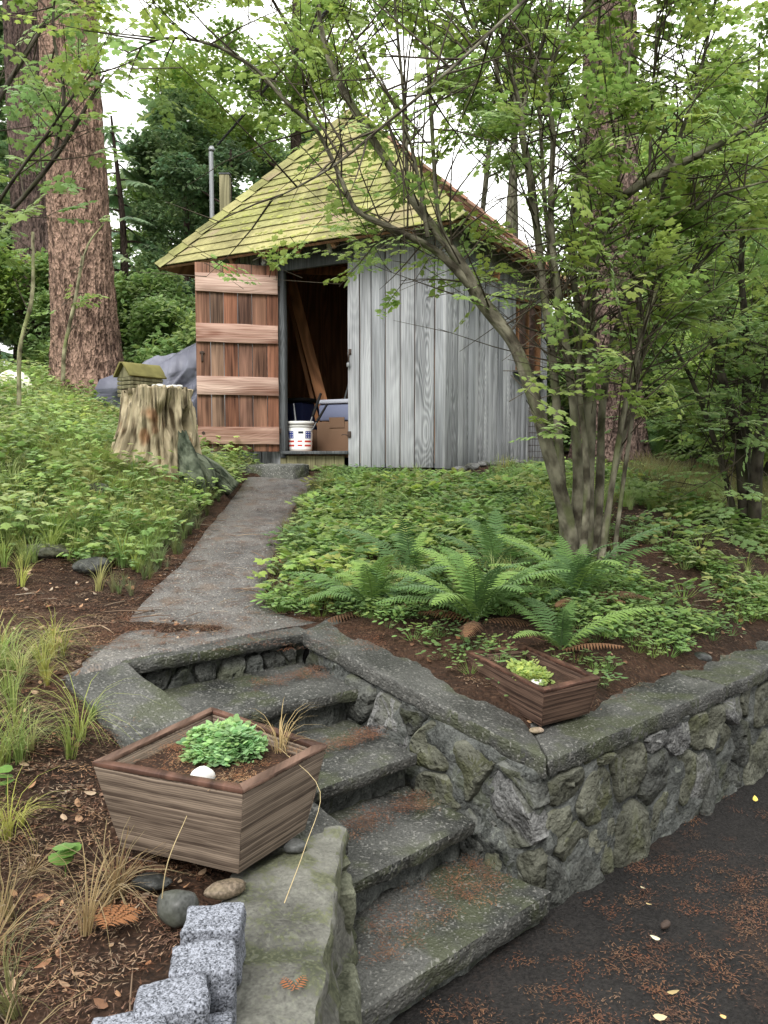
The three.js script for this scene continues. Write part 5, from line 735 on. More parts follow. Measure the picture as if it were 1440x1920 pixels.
// a tree with trunk, limbs and a crown of clumps
function tree(name, label, { x, z, h, r = 0.12, base = 0.35, R0 = 1.5, clumps = 30, per = 22, col, geos = SPR.far, m = M.barkDark, seed, lean = [0, 0], limbs = 9, size = 1, ry = 0.8, grp, cat = 'tree', conifer = false, trunkSeg = 12, y0, opaque = false }) {
  const R = RNG(seed), gy = y0 ?? (G(x, z) - 0.1), g = group(name, [x, gy, z]); tag(g, label, cat, grp);
  const tp = t => V(lean[0] * t + 0.15 * n3(t * 2, seed, 1) * t, h * t, lean[1] * t + 0.15 * n3(t * 2, seed, 5) * t), N = 8, pts = [], rad = [];
  for (let i = 0; i <= N; i++) { const t = i / N; pts.push(tp(t * 0.96)); rad.push(r * (1.0 - 0.9 * t) + (i === 0 ? r * 0.35 : 0) + 0.008); }
  mesh('trunk', tube(pts, rad, trunkSeg, 4, 0.12, seed), m, g);
  const items = [], ends = [];
  for (let k = 0; k < limbs; k++) {
    const t = base + (0.95 - base) * (k + 0.5 * R()) / limbs, c = tp(t), a = k * 2.4 + R(), prof = conifer ? (1.05 - (t - base) / (1 - base)) : Math.sin(Math.PI * clamp(0.15 + 0.75 * (t - base) / (1 - base))), l = R0 * prof * (0.75 + 0.4 * R());
    const d = V(Math.cos(a), conifer ? -0.15 : 0.35 + 0.5 * R(), Math.sin(a)).normalize(), e = c.clone().addScaledVector(d, l), mid = c.clone().lerp(e, 0.5).add(V(0, conifer ? 0.08 * l : -0.05 * l, 0));
    mesh('limb', tube([c, mid, e], [r * 0.28 * (1.1 - t) + 0.012, r * 0.16 * (1.1 - t) + 0.008, 0.005], 6, 3), m, g); ends.push([c, mid, e, d]);
  }
  if (conifer) for (const [c, mid, e, d] of ends) { const n = Math.ceil(per * c.distanceTo(e)); for (let k = 0; k < n; k++) { const q = 0.12 + 0.88 * Math.sqrt(R()), p = c.clone().lerp(e, q).add(V(0, 0.08 * Math.sin(q * 3) * c.distanceTo(e), 0)), sd = R() < 0.5 ? -1 : 1, dd = d.clone().add(V(-d.z * sd, -0.25, d.x * sd).multiplyScalar(0.9 * R())); items.push([place(p, dd, V(0, 1, 0), size * (0.6 + 0.6 * R()) * (1.15 - 0.5 * q)), tint(col, R, 0.3)]); } }
  else for (let k = 0; k < clumps; k++) {
    const e = ends[Math.floor(R() * ends.length)], q = 0.35 + 0.75 * R(), c = (R() < 0.6 && e) ? e[0].clone().lerp(e[2], q) : (() => { const d = rdir(R); const f = Math.cbrt(R()); return V(tp((1 + base) / 2).x + d.x * R0 * f, h * (1 + base) / 2 + d.y * h * (1 - base) / 2 * f * ry / 0.8, tp((1 + base) / 2).z + d.z * R0 * f); })();
    const cr = (0.25 + 0.35 * R()) * Math.max(0.7, R0 * 0.55), shade = 0.8 + 0.4 * R();
    for (let i = 0; i < per; i++) { const d = rdir(R), f = Math.cbrt(R()); items.push([m4(c.x + d.x * cr * f, c.y + d.y * cr * f * 0.7, c.z + d.z * cr * f, -Math.PI / 2 + (R() - 0.5) * 0.9, R() * 6.28, (R() - 0.5) * 0.6, size * (0.7 + 0.6 * R())), tint(col.map(v => v * shade), R, 0.22)]); }
  }
  foliage(g, 'crown', geos, items, opaque ? M.leafFar : M.leaf); return g;
}
{ // the two big conifer trunks by the stump and the one behind the shrub: fluted, furrowed bark
  const big = (name, label, x, z, r, H, seed, m, lean, gy, col) => {
    const g = group(name, [x, gy - 0.25, z]); tag(g, label, 'tree', 'tall conifers'); const na = 110, nh = 150, pos = [], uv = [], idx = [];
    for (let j = 0; j <= nh; j++) { const t = j / nh, y = Math.pow(t, 1.25) * H; for (let i = 0; i <= na; i++) { const a = (i % na) / na * 6.2832, ca = Math.cos(a), sa = Math.sin(a); let rr = r * (1 - 0.55 * y / H) * (1 + 0.42 * Math.exp(-y * 1.5) * (1 + 0.35 * Math.cos(a * 4 + seed)) + 0.03 * Math.cos(a * 3 + seed + y * 0.3)); const f = n3(ca * 9 * (1 + r), y * 1.6 + n3(ca * 4, y * 3, sa * 4 + seed), sa * 9 * (1 + r) + seed), f2 = n3(ca * 26, y * 9, sa * 26 + seed); rr += r * (0.075 * (0.5 - Math.abs(f)) * 2 + 0.03 * f2); pos.push(ca * rr + lean[0] * y / H, y, sa * rr + lean[1] * y / H); uv.push(i / na * r * 6.28, y); } }
    for (let j = 0; j < nh; j++) for (let i = 0; i < na; i++) { const a = j * (na + 1) + i, b = a + na + 1; idx.push(a, b, a + 1, a + 1, b, b + 1); }
    const q = new THREE.BufferGeometry(); q.setAttribute('position', new THREE.Float32BufferAttribute(pos, 3)); q.setAttribute('uv', new THREE.Float32BufferAttribute(uv, 2)); q.setIndex(idx); q.computeVertexNormals(); mesh('trunk', q, m, g);
    const R = RNG(seed * 7 + 1), items = []; for (let k = 0; k < 16; k++) { const y = mix(0.68, 0.98, k / 16) * H, a = k * 2.4, l = mix(2.6, 0.8, k / 16), c = V(lean[0] * y / H, y, lean[1] * y / H), d = V(Math.cos(a), -0.1, Math.sin(a)).normalize(), e = c.clone().addScaledVector(d, l); mesh('limb', tube([c, c.clone().lerp(e, 0.5).add(V(0, 0.15, 0)), e], [0.05, 0.03, 0.008], 6, 2), m, g); for (let i = 0; i < 26; i++) { const f = 0.15 + 0.85 * R(), sd = R() < 0.5 ? -1 : 1; items.push([place(c.clone().lerp(e, f), d.clone().add(V(-d.z * sd, -0.3, d.x * sd).multiplyScalar(R())), V(0, 1, 0), 1.2 + 0.6 * R()), tint(col, R)]); } }
    foliage(g, 'crown', SPR.fir, items);
  };
  big('fir_tree', 'massive reddish brown conifer trunk with furrowed bark behind the stump', -3.88, -10.5, 0.39, 17, 3, M.bark, [-0.5, 0], 2.33, [0.05, 0.09, 0.035]);
  big('fir_tree', 'darker conifer trunk standing close behind the reddish trunk', -5.72, -13.4, 0.38, 18, 8, M.barkDark, [-0.35, 0], 2.7, [0.05, 0.09, 0.035]);
  big('fir_tree', 'brown conifer trunk rising behind the many stemmed shrub', 3.27, -11.5, 0.42, 17, 12, M.barkBrown, [-0.3, 0], 1.52, [0.05, 0.09, 0.035]);
}
const GREEN = { shrub: [0.26, 0.36, 0.09], bright: [0.28, 0.39, 0.095], mid: [0.21, 0.31, 0.095], dark: [0.17, 0.26, 0.11], blue: [0.15, 0.235, 0.11], pale: [0.30, 0.42, 0.24], fir: [0.085, 0.15, 0.075] };
shrub('hazel_shrub', 'many stemmed leafy shrub arching over the shed from the fern bank', 'shrub', STEMS.main, { seed: 501, col: GREEN.shrub, mStem: M.stem, every: 0.07, tw: [0.3, 0.9], leafy: 1.7, from: 0.3, bare: 0.2, leafProb: p => p.x > 1.45 ? (p.y > 1.9 ? 0.85 : 0.3) : p.x > 0.7 ? (p.y > 3.2 ? 0.55 : 0.12) : p.x < -1.25 ? 0.2 : (p.y > 4.15 ? 0.85 : p.y > 3.75 ? (p.x < -0.9 ? 0.8 : 0.4) : p.y > 3.4 ? 0.3 : 0.12), extra: SPRIGS });
shrub('hazel_shrub', 'dark stemmed shrub growing on the bank beyond the ferns, beside the driveway', 'shrub', STEMS.right, { seed: 502, col: GREEN.mid, mStem: M.stemDark, every: 0.06, tw: [0.4, 1.1], leafy: 1.6, from: 0.2, bare: 0.1 });
shrub('young_maple', 'slender young maple reaching in front of the reddish trunk', 'tree', STEMS.lefty, { seed: 503, col: GREEN.mid, mStem: M.stemDark, geos: SPR.maple, every: 0.12, tw: [0.25, 0.6], leafy: 1.0, from: 0.35, size: 0.75, bare: 0.2 });
shrub('elder_sapling', 'pale thin bare sapling standing before the reddish trunk', 'sapling', [STEMS.pale[1], STEMS.pale[2]], { seed: 504, col: GREEN.mid, mStem: M.stemPale, every: 0.4, tw: [0.1, 0.3], leafy: 0.5, bare: 0.5 });
shrub('elder_sapling', 'pale thin bent sapling beside the sawn log round', 'sapling', [STEMS.pale[0]], { seed: 505, col: GREEN.mid, mStem: M.stemPale, every: 0.4, tw: [0.1, 0.3], leafy: 0.5, bare: 0.5 });
{ // the wood behind
  const T = (name, label, o) => tree(name, label, o);
  T('holly_tree', 'dark glossy evergreen tree behind the tarpaulin heap', { x: -3.95, z: -16, h: 6.0, base: 0.05, R0: 1.25, clumps: 56, per: 16, col: GREEN.dark, geos: SPR.dark, seed: 601, limbs: 12 });
  T('hemlock_tree', 'pale green feathery conifer beside the reddish trunk', { x: -5.05, z: -15.6, h: 5.6, base: 0.08, R0: 1.05, per: 15, limbs: 34, col: GREEN.pale, geos: SPR.fir, seed: 602, conifer: true });
  T('broadleaf_tree', 'mid green broadleaf tree behind the dark evergreens', { x: -5.0, z: -20.5, h: 8.0, r: 0.14, base: 0.1, R0: 1.7, clumps: 90, per: 14, col: GREEN.mid, geos: SPR.far, seed: 612, limbs: 12, size: 0.75 });
  T('maple_tree', 'tall bright green broadleaf tree above the shed roof', { x: -1.9, z: -17, h: 13, r: 0.2, base: 0.34, R0: 2.7, clumps: 62, per: 14, col: GREEN.bright, geos: SPR.far, seed: 603, limbs: 14, size: 0.62 });
  T('holly_tree', 'dark evergreen behind the shed eave', { x: -3.0, z: -15.2, h: 5.2, base: 0.05, R0: 1.3, clumps: 50, per: 16, col: GREEN.blue, geos: SPR.dark, seed: 604, limbs: 8 });
  T('alder_tree', 'slim grey trunk with thin leaves behind the roof, the straight one', { x: 2.15, z: -15, h: 11, r: 0.10, base: 0.45, R0: 1.6, clumps: 22, per: 12, col: GREEN.mid, geos: SPR.bush, seed: 605, m: M.stem, lean: [0.35, 0] });
  T('alder_tree', 'slim grey trunk with thin leaves behind the roof, the leaning one', { x: 1.5, z: -16, h: 10, r: 0.08, base: 0.5, R0: 1.4, clumps: 18, per: 12, col: GREEN.mid, geos: SPR.bush, seed: 606, m: M.stem, lean: [1.0, 0] });
  T('alder_tree', 'slim grey trunk standing between the roof and the brown conifer', { x: 2.9, z: -17, h: 11, r: 0.09, base: 0.5, R0: 1.5, clumps: 22, per: 14, col: GREEN.mid, geos: SPR.bush, seed: 607, m: M.stem, lean: [-0.4, 0] });
  [[4.6, -12.2, 3.4, 1.5, 'mid'], [5.2, -9.4, 3.9, 1.4, 'shrub'], [4.2, -8.6, 2.5, 1.0, 'shrub'], [6.3, -10.4, 4.6, 1.6, 'mid'], [4.0, -14, 2.6, 1.3, 'blue'], [7.4, -13.5, 5.5, 2.0, 'mid'], [5.6, -16, 6.5, 2.1, 'shrub'], [3.3, -13.6, 2.3, 1.1, 'mid']].forEach(([x, z, h, r, c], i) => T('thicket_bush', ['dense green bush behind the brown conifer trunk', 'tall leafy bush beyond the driveway bank', 'leafy bush standing behind the dark stemmed shrub', 'broad bush at the driveway end of the wood', 'bluish bush in the shade behind the shed side', 'high leafy thicket beyond the driveway', 'tall green thicket far behind the brown conifer', 'low bush at the foot of the brown conifer'][i], { x, z, h, base: 0.05, R0: r, clumps: 40 + Math.round(r * 14), per: 16, col: GREEN[c], geos: SPR.bush, seed: 620 + i, limbs: 8, r: 0.05, cat: 'bush', m: M.stemDark, grp: 'bushes of the wood' }));
  [[-6.6, -12.2, 2.1, 1.2, 'bright'], [-4.9, -12.8, 1.9, 1.1, 'mid'], [-3.6, -13.2, 1.8, 1.2, 'mid'], [-3.0, -12.0, 1.5, 0.9, 'mid'], [-8, -13, 3.5, 1.6, 'mid'], [-7.3, -10.4, 1.5, 1.0, 'bright']].forEach(([x, z, h, r, c], i) => T('understory_bush', ['yellow green bush between the wood and the dark conifer trunk', 'leafy bush behind the two conifer trunks', 'green bush behind the stump and the heap', 'small bush beside the tarpaulin heap', 'large bush at the edge of the wood', 'bright low bush near the sawn log round'][i], { x, z, h, base: 0.03, R0: r, clumps: 46, per: 16, col: GREEN[c], geos: SPR.bush, seed: 640 + i, limbs: 7, r: 0.04, cat: 'bush', m: M.stemDark, grp: 'bushes of the wood' }));
  let n = 0;
  for (const [px, z, h, r, c, w] of [[-13, -24, 13, 2.8, 'fir', 'beyond the dark conifer trunk, the tallest there'], [-10.3, -21, 12, 2.2, 'dark', 'dark one behind the young maple'], [-12, -16, 11, 2.4, 'fir', 'close behind the large bush'], [-9.2, -28, 5.0, 2.6, 'blue', 'low one far behind the two conifer trunks'], [-6.4, -27, 5.5, 2.4, 'pale', 'pale one under the open sky beside the reddish trunk'], [-3, -26, 9, 2.6, 'dark', 'dark one behind the pipe mast'], [0.4, -26, 8, 2.6, 'mid', 'straight behind the roof peak'], [4.2, -28, 5.0, 2.8, 'mid', 'low one behind the slim grey trunks'], [8.2, -25, 11, 3.0, 'mid', 'far behind the brown conifer trunk'], [10.5, -23, 12, 3, 'shrub', 'yellow green one far beyond the thicket'], [13, -20, 11, 3, 'mid', 'far beyond the driveway bend'], [10, -17, 8, 2.3, 'mid', 'just behind the high thicket'], [-18, -14, 12, 3, 'fir', 'far out past the large bush'], [-16, -32, 14, 3.4, 'dark', 'dark one deepest in the wood'], [3, -36, 9, 4, 'dark', 'dark one deep behind the roof'], [-4, -36, 7, 3.6, 'dark', 'dark low one deep behind the mast'],
    [5.5, 2.2, 11, 3.0, 'mid', 'overhanging the driveway opposite the steps'], [3.2, 5.5, 12, 3.0, 'mid', 'at the driveway edge facing the low mossy wall'], [8.5, 5.5, 13, 3.4, 'fir', 'standing behind the driveway trees']]) {
    const con = c === 'fir' || c === 'pale', near = z > -2; n++;
    T('forest_tree', `${con ? 'feathery conifer' : 'leafy tree'} of the wood, ${w}`, { x: px, z, h, r: 0.16, base: con ? 0.08 : near ? 0.16 : 0.1, R0: r, clumps: near ? 70 : 46, per: con ? 12 : near ? 20 : 14, limbs: con ? 34 : 10, col: GREEN[c], geos: con ? SPR.fir : SPR.far, conifer: con, seed: 660 + n, size: con ? 1.7 : near ? 1.3 : 1.1, grp: 'trees of the surrounding wood', opaque: near || z < -30 || c === 'fir', y0: near ? -0.1 : undefined });
  }
}
// ---------- ferns ----------
function frond(L, seed, arch, dead) { // grows along +x and up, arching over
  const R = RNG(seed), pos = [], n = Math.round(L * 46), pt = t => V(L * (0.85 * t - 0.12 * t * t * arch), L * (arch * 0.95 * t - arch * 0.85 * t * t), 0);
  for (let i = 2; i < n; i++) {
    const t = i / n, c = pt(t), T = pt(Math.min(1, t + 0.02)).sub(c).normalize(), l = L * 0.155 * Math.pow(Math.sin(Math.PI * clamp(0.12 + 0.88 * t)), 0.75) * (0.85 + 0.3 * R()) + 0.006;
    for (const s of [-1, 1]) { const d = V(0, dead ? -0.5 : -0.12 - 0.2 * R(), s).addScaledVector(T, 0.35).normalize(), w = L / n * 0.27, e = c.clone().addScaledVector(d, l), m = c.clone().addScaledVector(d, l * 0.5).add(V(0, 0.008, 0)); const a = c.clone().addScaledVector(T, -w), b = c.clone().addScaledVector(T, w), m1 = m.clone().addScaledVector(T, -w), m2 = m.clone().addScaledVector(T, w * 1.1); for (const q of [a, b, m1, b, m2, m1, m1, m2, e]) pos.push(q.x, q.y, q.z); }
  }
  const g = geoOf(pos), rp = [0, 0.25, 0.5, 0.75, 1].map(pt); return merge([g, tube(rp, [0.005, 0.004, 0.003, 0.002, 0.001], 4, 2, 0, 0, false)]);
}
{
  const ft_ = [[0.62, 1, 0.75], [0.7, 2, 0.6], [0.55, 3, 0.9], [0.5, 4, 0.45]].map(([l, s, a]) => frond(l, s, a)), fd = [frond(0.45, 6, 0.4, true), frond(0.5, 7, 0.5, true)];
  const fm = [[0.10, 0.185, 0.05], [0.17, 0.275, 0.065], [0.08, 0.15, 0.052]].map(c => leafMat(lin(...c), 0.35)), dm = [[0.15, 0.078, 0.04], [0.11, 0.06, 0.034]].map(c => leafMat(lin(...c), 0.2)); const R = RNG(71);
  [[-0.06, -3.98, 17, 3, 0.82, 'sword fern at the top of the steps beside the coping'], [0.44, -3.72, 19, 4, 0.88, 'large sword fern with rusty dead fronds behind the long planter'], [1.0, -4.1, 18, 4, 0.86, 'sword fern at the foot of the many stemmed shrub'], [0.82, -3.60, 8, 3, 0.72, 'low sword fern between the planter and the shrub'], [0.62, -4.35, 9, 2, 0.9, 'sword fern set back on the leafy bank'], [0.15, -4.35, 8, 2, 0.85, 'smaller sword fern behind the steps coping'], [4.0, -11.6, 14, 2, 1.3, 'shaded fern under the bushes by the brown conifer']].forEach(([x, z, n, nd, s, l]) => {
    const g = group('sword_fern', [x, G(x, z) - 0.01, z]); tag(g, l, 'fern');
    for (let k = 0; k < n + nd; k++) { const d = k >= n, o = mesh('frond', d ? fd[k % 2] : ft_[k % 4], d ? dm[k % 2] : fm[Math.floor(R() * 3)], g); o.rotation.set(0, k * 2.4 + R() * 0.6, (d ? -0.12 : 0.05) + 0.5 * (R() - 0.4) + (d ? 0 : (k % 4) * 0.26)); o.rotation.order = 'YXZ'; const q = s * (0.8 + 0.35 * R()); o.scale.set(q * (0.9 + 0.35 * R()), q, q * (0.85 + 0.25 * R())); if (d) o.userData.label = 'rusty brown dead frond'; }
  });
}

// ---------- ground cover, grass, litter ----------
const onPath = (x, z, m = 0) => { const l = polyAt(pathLeft, z), r = polyAt(pathRight, z); return l !== null && r !== null && x > l - m && x < r + m; };
const inShed = (x, z, m = 0.1) => { const dx = x - SH[0], dz = z - SH[1], lx = dx * sc - dz * ss, lz = dx * ss + dz * sc; return lx < m && lx > -WX - m && lz < m && lz > -WZ - m; };
const nearWall = (x, z, m) => inPoly(x, z, hole) || distPoly(x, z, hole) < m;
function clump(n, shape, size, rad, ht, seed) { const R = RNG(seed), pos = []; for (let i = 0; i < n; i++) { const a = i * 2.4 + R(), r = rad * Math.sqrt((i + 0.5) / n), y = ht * (1.1 - 0.6 * r / rad) * (0.7 + 0.5 * R()), x = Math.cos(a) * r, z = Math.sin(a) * r, s = size * (0.7 + 0.5 * R()); const m = m4(x, y, z, -Math.PI / 2 + 0.75 * R() - 0.1, -a + Math.PI / 2 + Math.PI + (R() - 0.5), (R() - 0.5) * 0.9, s); leafInto(pos, shape, m, 0.25, 0.3); pos.push(x * 0.3 - 0.002, 0, z * 0.3, x * 0.3 + 0.002, 0, z * 0.3, x, y, z); } return geoOf(pos); }
function tuft(n, L, w, seed, bendK = 1) { const R = RNG(seed), pos = []; for (let i = 0; i < n; i++) { const a = R() * 6.28, l = L * (0.5 + 0.7 * R()), b = bendK * (0.4 + 0.6 * R()), c = Math.cos(a), s = Math.sin(a), o = 0.03 * R(), P = t => [c * (o + l * b * 0.75 * t * t), l * t * (1 - (0.40 + 0.18 * (bendK > 1)) * b * t * t), s * (o + l * b * 0.75 * t * t)], px = -s * w, pz = c * w, K = 5; for (let k = 0; k < K; k++) { const t0 = k / K, t1 = (k + 1) / K, p = P(t0), q = P(t1), w0 = 1 - t0 * t0, w1 = 1 - t1 * t1; const A_ = [p[0] - px * w0, p[1], p[2] - pz * w0], B_ = [p[0] + px * w0, p[1], p[2] + pz * w0], C_ = [q[0] - px * w1, q[1], q[2] - pz * w1], D_ = [q[0] + px * w1, q[1], q[2] + pz * w1]; pos.push(...A_, ...B_, ...C_); if (k < K - 1) pos.push(...B_, ...D_, ...C_); } } return geoOf(pos); }
function scatter(name, label, cat, geos, n, R, pick, { col, v = 0.25, size = [0.7, 1.3], mtl = M.leaf, tilt = 0.25, lift = 0 }) {
  const items = []; let guard = 0; while (items.length < n && guard++ < n * 30) { const q = pick(R); if (!q) continue; const [x, z, k = 1, y] = q; items.push([m4(x, (y ?? G(x, z)) + lift, z, (R() - 0.5) * tilt, R() * 6.28, (R() - 0.5) * tilt, k * mix(size[0], size[1], R())), tint(Array.isArray(col[0]) ? col[Math.floor(R() * col.length)] : col, R, v)]); }
  if (geos.length === 1) { const o = inst(name, geos[0], mtl, items.map(q => q[0]), items.map(q => q[1])); tag(o, label, cat); return; }
  const g = group(name); tag(g, label, cat, null, 'stuff'); foliage(g, 'sprigs', geos, items, mtl);
}
const rect = (x0, x1, z0, z1) => R => [mix(x0, x1, R()), mix(z0, z1, R())];
{
  const R = RNG(801), low = [1, 2, 3].map(s => clump(14, 'lobed', 0.048, 0.11, 0.10, s)), herb = [4, 5].map(s => clump(18, 'lobed', 0.046, 0.13, 0.19, s)), tiny = [6, 7].map(s => clump(14, 'oval', 0.034, 0.08, 0.08, s));
  const free = (x, z, m = 0.1) => !onPath(x, z, m) && !inShed(x, z) && !nearWall(x, z, 0.3);
  const dens = (x, z, f, th) => f3(x * f, 7, z * f, 3) > th;
  // bank below the shed
  scatter('ground_cover', 'low green leafy ground cover over the bank below the shed', 'ground cover', low, 2400, R, R => { const x = mix(-0.62, 5.5, Math.pow(R(), 1.2)), z = mix(-3.9, -8.6, Math.sqrt(R())); if (!free(x, z, -0.05) || !dens(x, z, 2.1, -0.06)) return; const dF = Math.hypot(x - 0.5, (z + 3.75) * 1.2); if (dF < 0.6 && R() < 0.6) return; const lz = (x - SH[0]) * ss + (z - SH[1]) * sc, lx = (x - SH[0]) * sc - (z - SH[1]) * ss; if ((lz > -3.5 && lz < 0.5 && lx > -0.1 && lx < 0.9) || (lz < 0.62 && lz > 0 && lx > -1.0 && lx < 1.0)) return; return [x, z, 1]; }, { col: [[0.21, 0.33, 0.075], [0.27, 0.38, 0.09], [0.16, 0.27, 0.075], [0.26, 0.30, 0.09]], size: [0.35, 1.5], v: 0.4, tilt: 0.6 });
  scatter('creeping_herb', 'small leaved creeping herb between the larger leaves on the bank', 'ground cover', tiny, 2700, R, R => { const x = mix(-0.6, 5, Math.pow(R(), 1.3)), z = mix(-3.8, -8.4, R()); if (!free(x, z, -0.05) || !dens(x + 9, z, 1.5, -0.12)) return; const lz = (x - SH[0]) * ss + (z - SH[1]) * sc, lx = (x - SH[0]) * sc - (z - SH[1]) * ss; if (lx > -0.2 && lx < 0.6 && lz > -3.3 && lz < 0.4) return; return [x, z, 1]; }, { col: [[0.23, 0.36, 0.09], [0.17, 0.29, 0.08]] });
  // bank by the stump
  const leftPick = (zn, th) => R => { const z = mix(zn, -12, Math.pow(R(), 0.9)), x = mix(-1.45, -1.45 - (1.5 + 0.75 * -z), R()); if (!free(x, z, 0.02) || !dens(x + 4, z, 1.0, th)) return; if (Math.hypot(x + 1.93, z + 6.8) < 0.42) return; const patch = Math.hypot((x + 1.9) / 0.9, (z + 3.8) / 0.9); if (patch < 1 && R() < 0.95) return; return [x, z, 1]; };
  scatter('leafy_herbs', 'bright leafy herbs covering the bank around the stump', 'ground cover', herb, 2700, R, leftPick(-4.5, -0.35), { col: [[0.26, 0.38, 0.10], [0.31, 0.42, 0.12], [0.22, 0.33, 0.095], [0.30, 0.34, 0.12]], size: [0.4, 1.6], v: 0.4, tilt: 0.6 });
  scatter('ground_cover', 'low leafy ground cover in the grass beside the path', 'ground cover', low, 2000, R, leftPick(-4.4, -0.3), { col: [[0.23, 0.36, 0.10], [0.20, 0.32, 0.11]] });
  const gr = [1, 2, 3].map(s => tuft(26, 0.26, 0.0028, s));
  scatter('grass', 'green grass tufts along the banks and the path edge', 'grass', gr, 4200, R, R => { if (R() < 0.7) { const q = leftPick(-4.3, -0.45)(R); if (q) q[2] = 0.8; return q; } const x = mix(-0.62, 3.4, R()), z = mix(-3.9, -8, R()); return free(x, z, -0.04) && dens(x, z + 5, 1.6, 0.05) ? [x, z, 0.55] : null; }, { col: [[0.30, 0.38, 0.10], [0.38, 0.41, 0.16], [0.23, 0.33, 0.09]], v: 0.25, size: [0.5, 1.5] });
  scatter('grass', 'loose yellow green grass between the herbs beside the path and stump', 'grass', gr, 800, R, R => { const z = mix(-4.2, -7.2, R()), x = mix(-1.5, -3.6, R()); return free(x, z, 0.02) && Math.hypot(x + 1.93, z + 6.8) > 0.4 && dens(x, z + 3, 1.2, -0.15) ? [x, z, 1] : null; }, { col: [[0.36, 0.41, 0.12], [0.42, 0.43, 0.18], [0.28, 0.36, 0.10]], size: [0.4, 1.0] });
  scatter('creeping_herb', 'sparse small sprouts in the soil around the ferns', 'ground cover', tiny, 130, R, R => { const x = mix(-0.2, 1.7, R()), z = mix(-3.0, -4.4, R()); return nearWall(x, z, 0.27) ? null : [x, z, 0.8]; }, { col: [[0.23, 0.36, 0.09], [0.17, 0.29, 0.08]] });
  scatter('grass', 'grass fringe hanging over both edges of the path', 'grass', gr, 190, R, R => { const z = mix(-4.2, -8, R()), s = R() < 0.55, p = polyAt(s ? pathLeft : pathRight, z); return [p + (s ? -1 : 1) * (0.0 + 0.16 * R()), z, 0.3 + 0.4 * R()]; }, { col: [[0.15, 0.19, 0.06], [0.18, 0.19, 0.09]] });
  const lg = [4, 5, 6].map(s => tuft(34, 0.45, 0.0024, s, 1.5));
  scatter('long_grass', 'long arching yellow green grass beside the low mossy wall', 'grass', lg, 100, R, R => { const z = mix(-2.05, -3.3, R()), x = mix(-1.02, -1.75, R()) - (z < -2.8 ? 0.25 : 0); return nearWall(x, z, 0.28) ? null : [x, z, 0.4 + 0.25 * R()]; }, { col: [[0.36, 0.39, 0.10], [0.42, 0.40, 0.16], [0.26, 0.33, 0.08]] });
  scatter('dry_grass', 'straw coloured dry grass in the soil beside the granite blocks', 'grass', lg, 27, R, R => { const x = mix(-0.62, -1.35, R()), z = mix(-1.15, -2.1, R()); return [x, z, 0.55]; }, { col: [[0.30, 0.23, 0.12], [0.24, 0.20, 0.09], [0.17, 0.17, 0.06]], tilt: 0.9 });
  scatter('pale_grass', 'pale dry grass slope beyond the many stemmed shrub', 'grass', gr, 420, R, R => { const x = mix(2.3, 4.0, R()), z = mix(-6.6, -9, R()); return Math.abs((x - 3.1) * 1.2 + (z + 7.8) * 0.6) < 0.9 ? [x, z, 0.9] : null; }, { col: [[0.24, 0.22, 0.09], [0.20, 0.20, 0.08]], tilt: 0.8 });
  // litter: needles and twigs
  const needles = s => { const R = RNG(s), pos = []; for (let i = 0; i < 34; i++) { const a = R() * 6.28, l = 0.003 + 0.007 * R(), x = 0.06 * (R() + R() - 1), z = 0.06 * (R() + R() - 1), w = 0.0012, c = Math.cos(a), q = Math.sin(a), y = 0.001 + 0.004 * R(); pos.push(x - c * l - q * w, y, z - q * l + c * w, x - c * l + q * w, y, z - q * l - c * w, x + c * l, y + 0.003 * R(), z + q * l); } return geoOf(pos); };
  const nd = [11, 12].map(needles), stick = s => { const R = RNG(s); return tube([[-0.5, 0, 0], [-0.1, 0.03 * R(), 0.06 * (R() - 0.5)], [0.2, 0.02, 0.08 * (R() - 0.5)], [0.5, 0, 0.1 * (R() - 0.5)]], [0.012, 0.014, 0.011, 0.006], 4, 1, 0, 0, false); };
  const rusty = [[0.125, 0.055, 0.032], [0.085, 0.042, 0.027], [0.15, 0.08, 0.046]];
  scatter('needle_litter', 'rusty fallen needles drifted across the driveway', 'needles', nd, 1500, R, R => { const t = Math.pow(R(), 1.4) * 6, d = mix(0.02, 3.2, R()), [x, z] = along(A, U1, t - 1.4, N1, d); if (!inPoly(x, z, hole) || z > -0.6 || x < 0.1) return; const [sx, sz] = [x - A[0], z - A[1]], u = sx * U1[0] + sz * U1[1], w = sx * N1[0] + sz * N1[1]; if (u < 0.12 && w < 0.12) return; const band = Math.exp(-(((w - 0.45 - 0.1 * n3(u * 2, 1, 1)) / 0.22) ** 2)) * 0.9; return R() < Math.max(band, step(0.02, 0.4, f3(x * 2.3, 2, z * 2.3, 4)) * 0.7, 0.07) ? [x, z, 1, 0.012 * f3(x * 0.8, 0, z * 0.8) + 0.004] : null; }, { col: rusty, mtl: M.leafSolid, tilt: 0.04, v: 0.35 });
  const tr = [[[0.42, -2.56], [0.30, -2.78], 0.125, 0.26], [[0.14, -2.83], [0.15, -2.98], 0.283, 0.22], [[-0.06, -3.12], [-0.02, -3.26], 0.44, 0.18], [[-0.29, -3.47], [-0.30, -3.62], 0.6, 0.16]];
  scatter('needle_litter', 'rusty fallen needles gathered in the corners of the steps', 'needles', nd, 230, R, R => { const k = Math.floor(R() * 4), [a, b, h, w] = tr[k], t = R() * 0.9, e = Math.pow(R(), 1.8); return [mix(a[0], b[0], t) - 0.74 * e * w * 2.4 + 0.05 * (R() - 0.5), mix(a[1], b[1], t) + 0.66 * e * w * 2.4 + 0.05 * (R() - 0.5), 0.9, h + 0.008 + 0.006 * R()]; }, { col: rusty, mtl: M.leafSolid, tilt: 0.1, v: 0.35 });
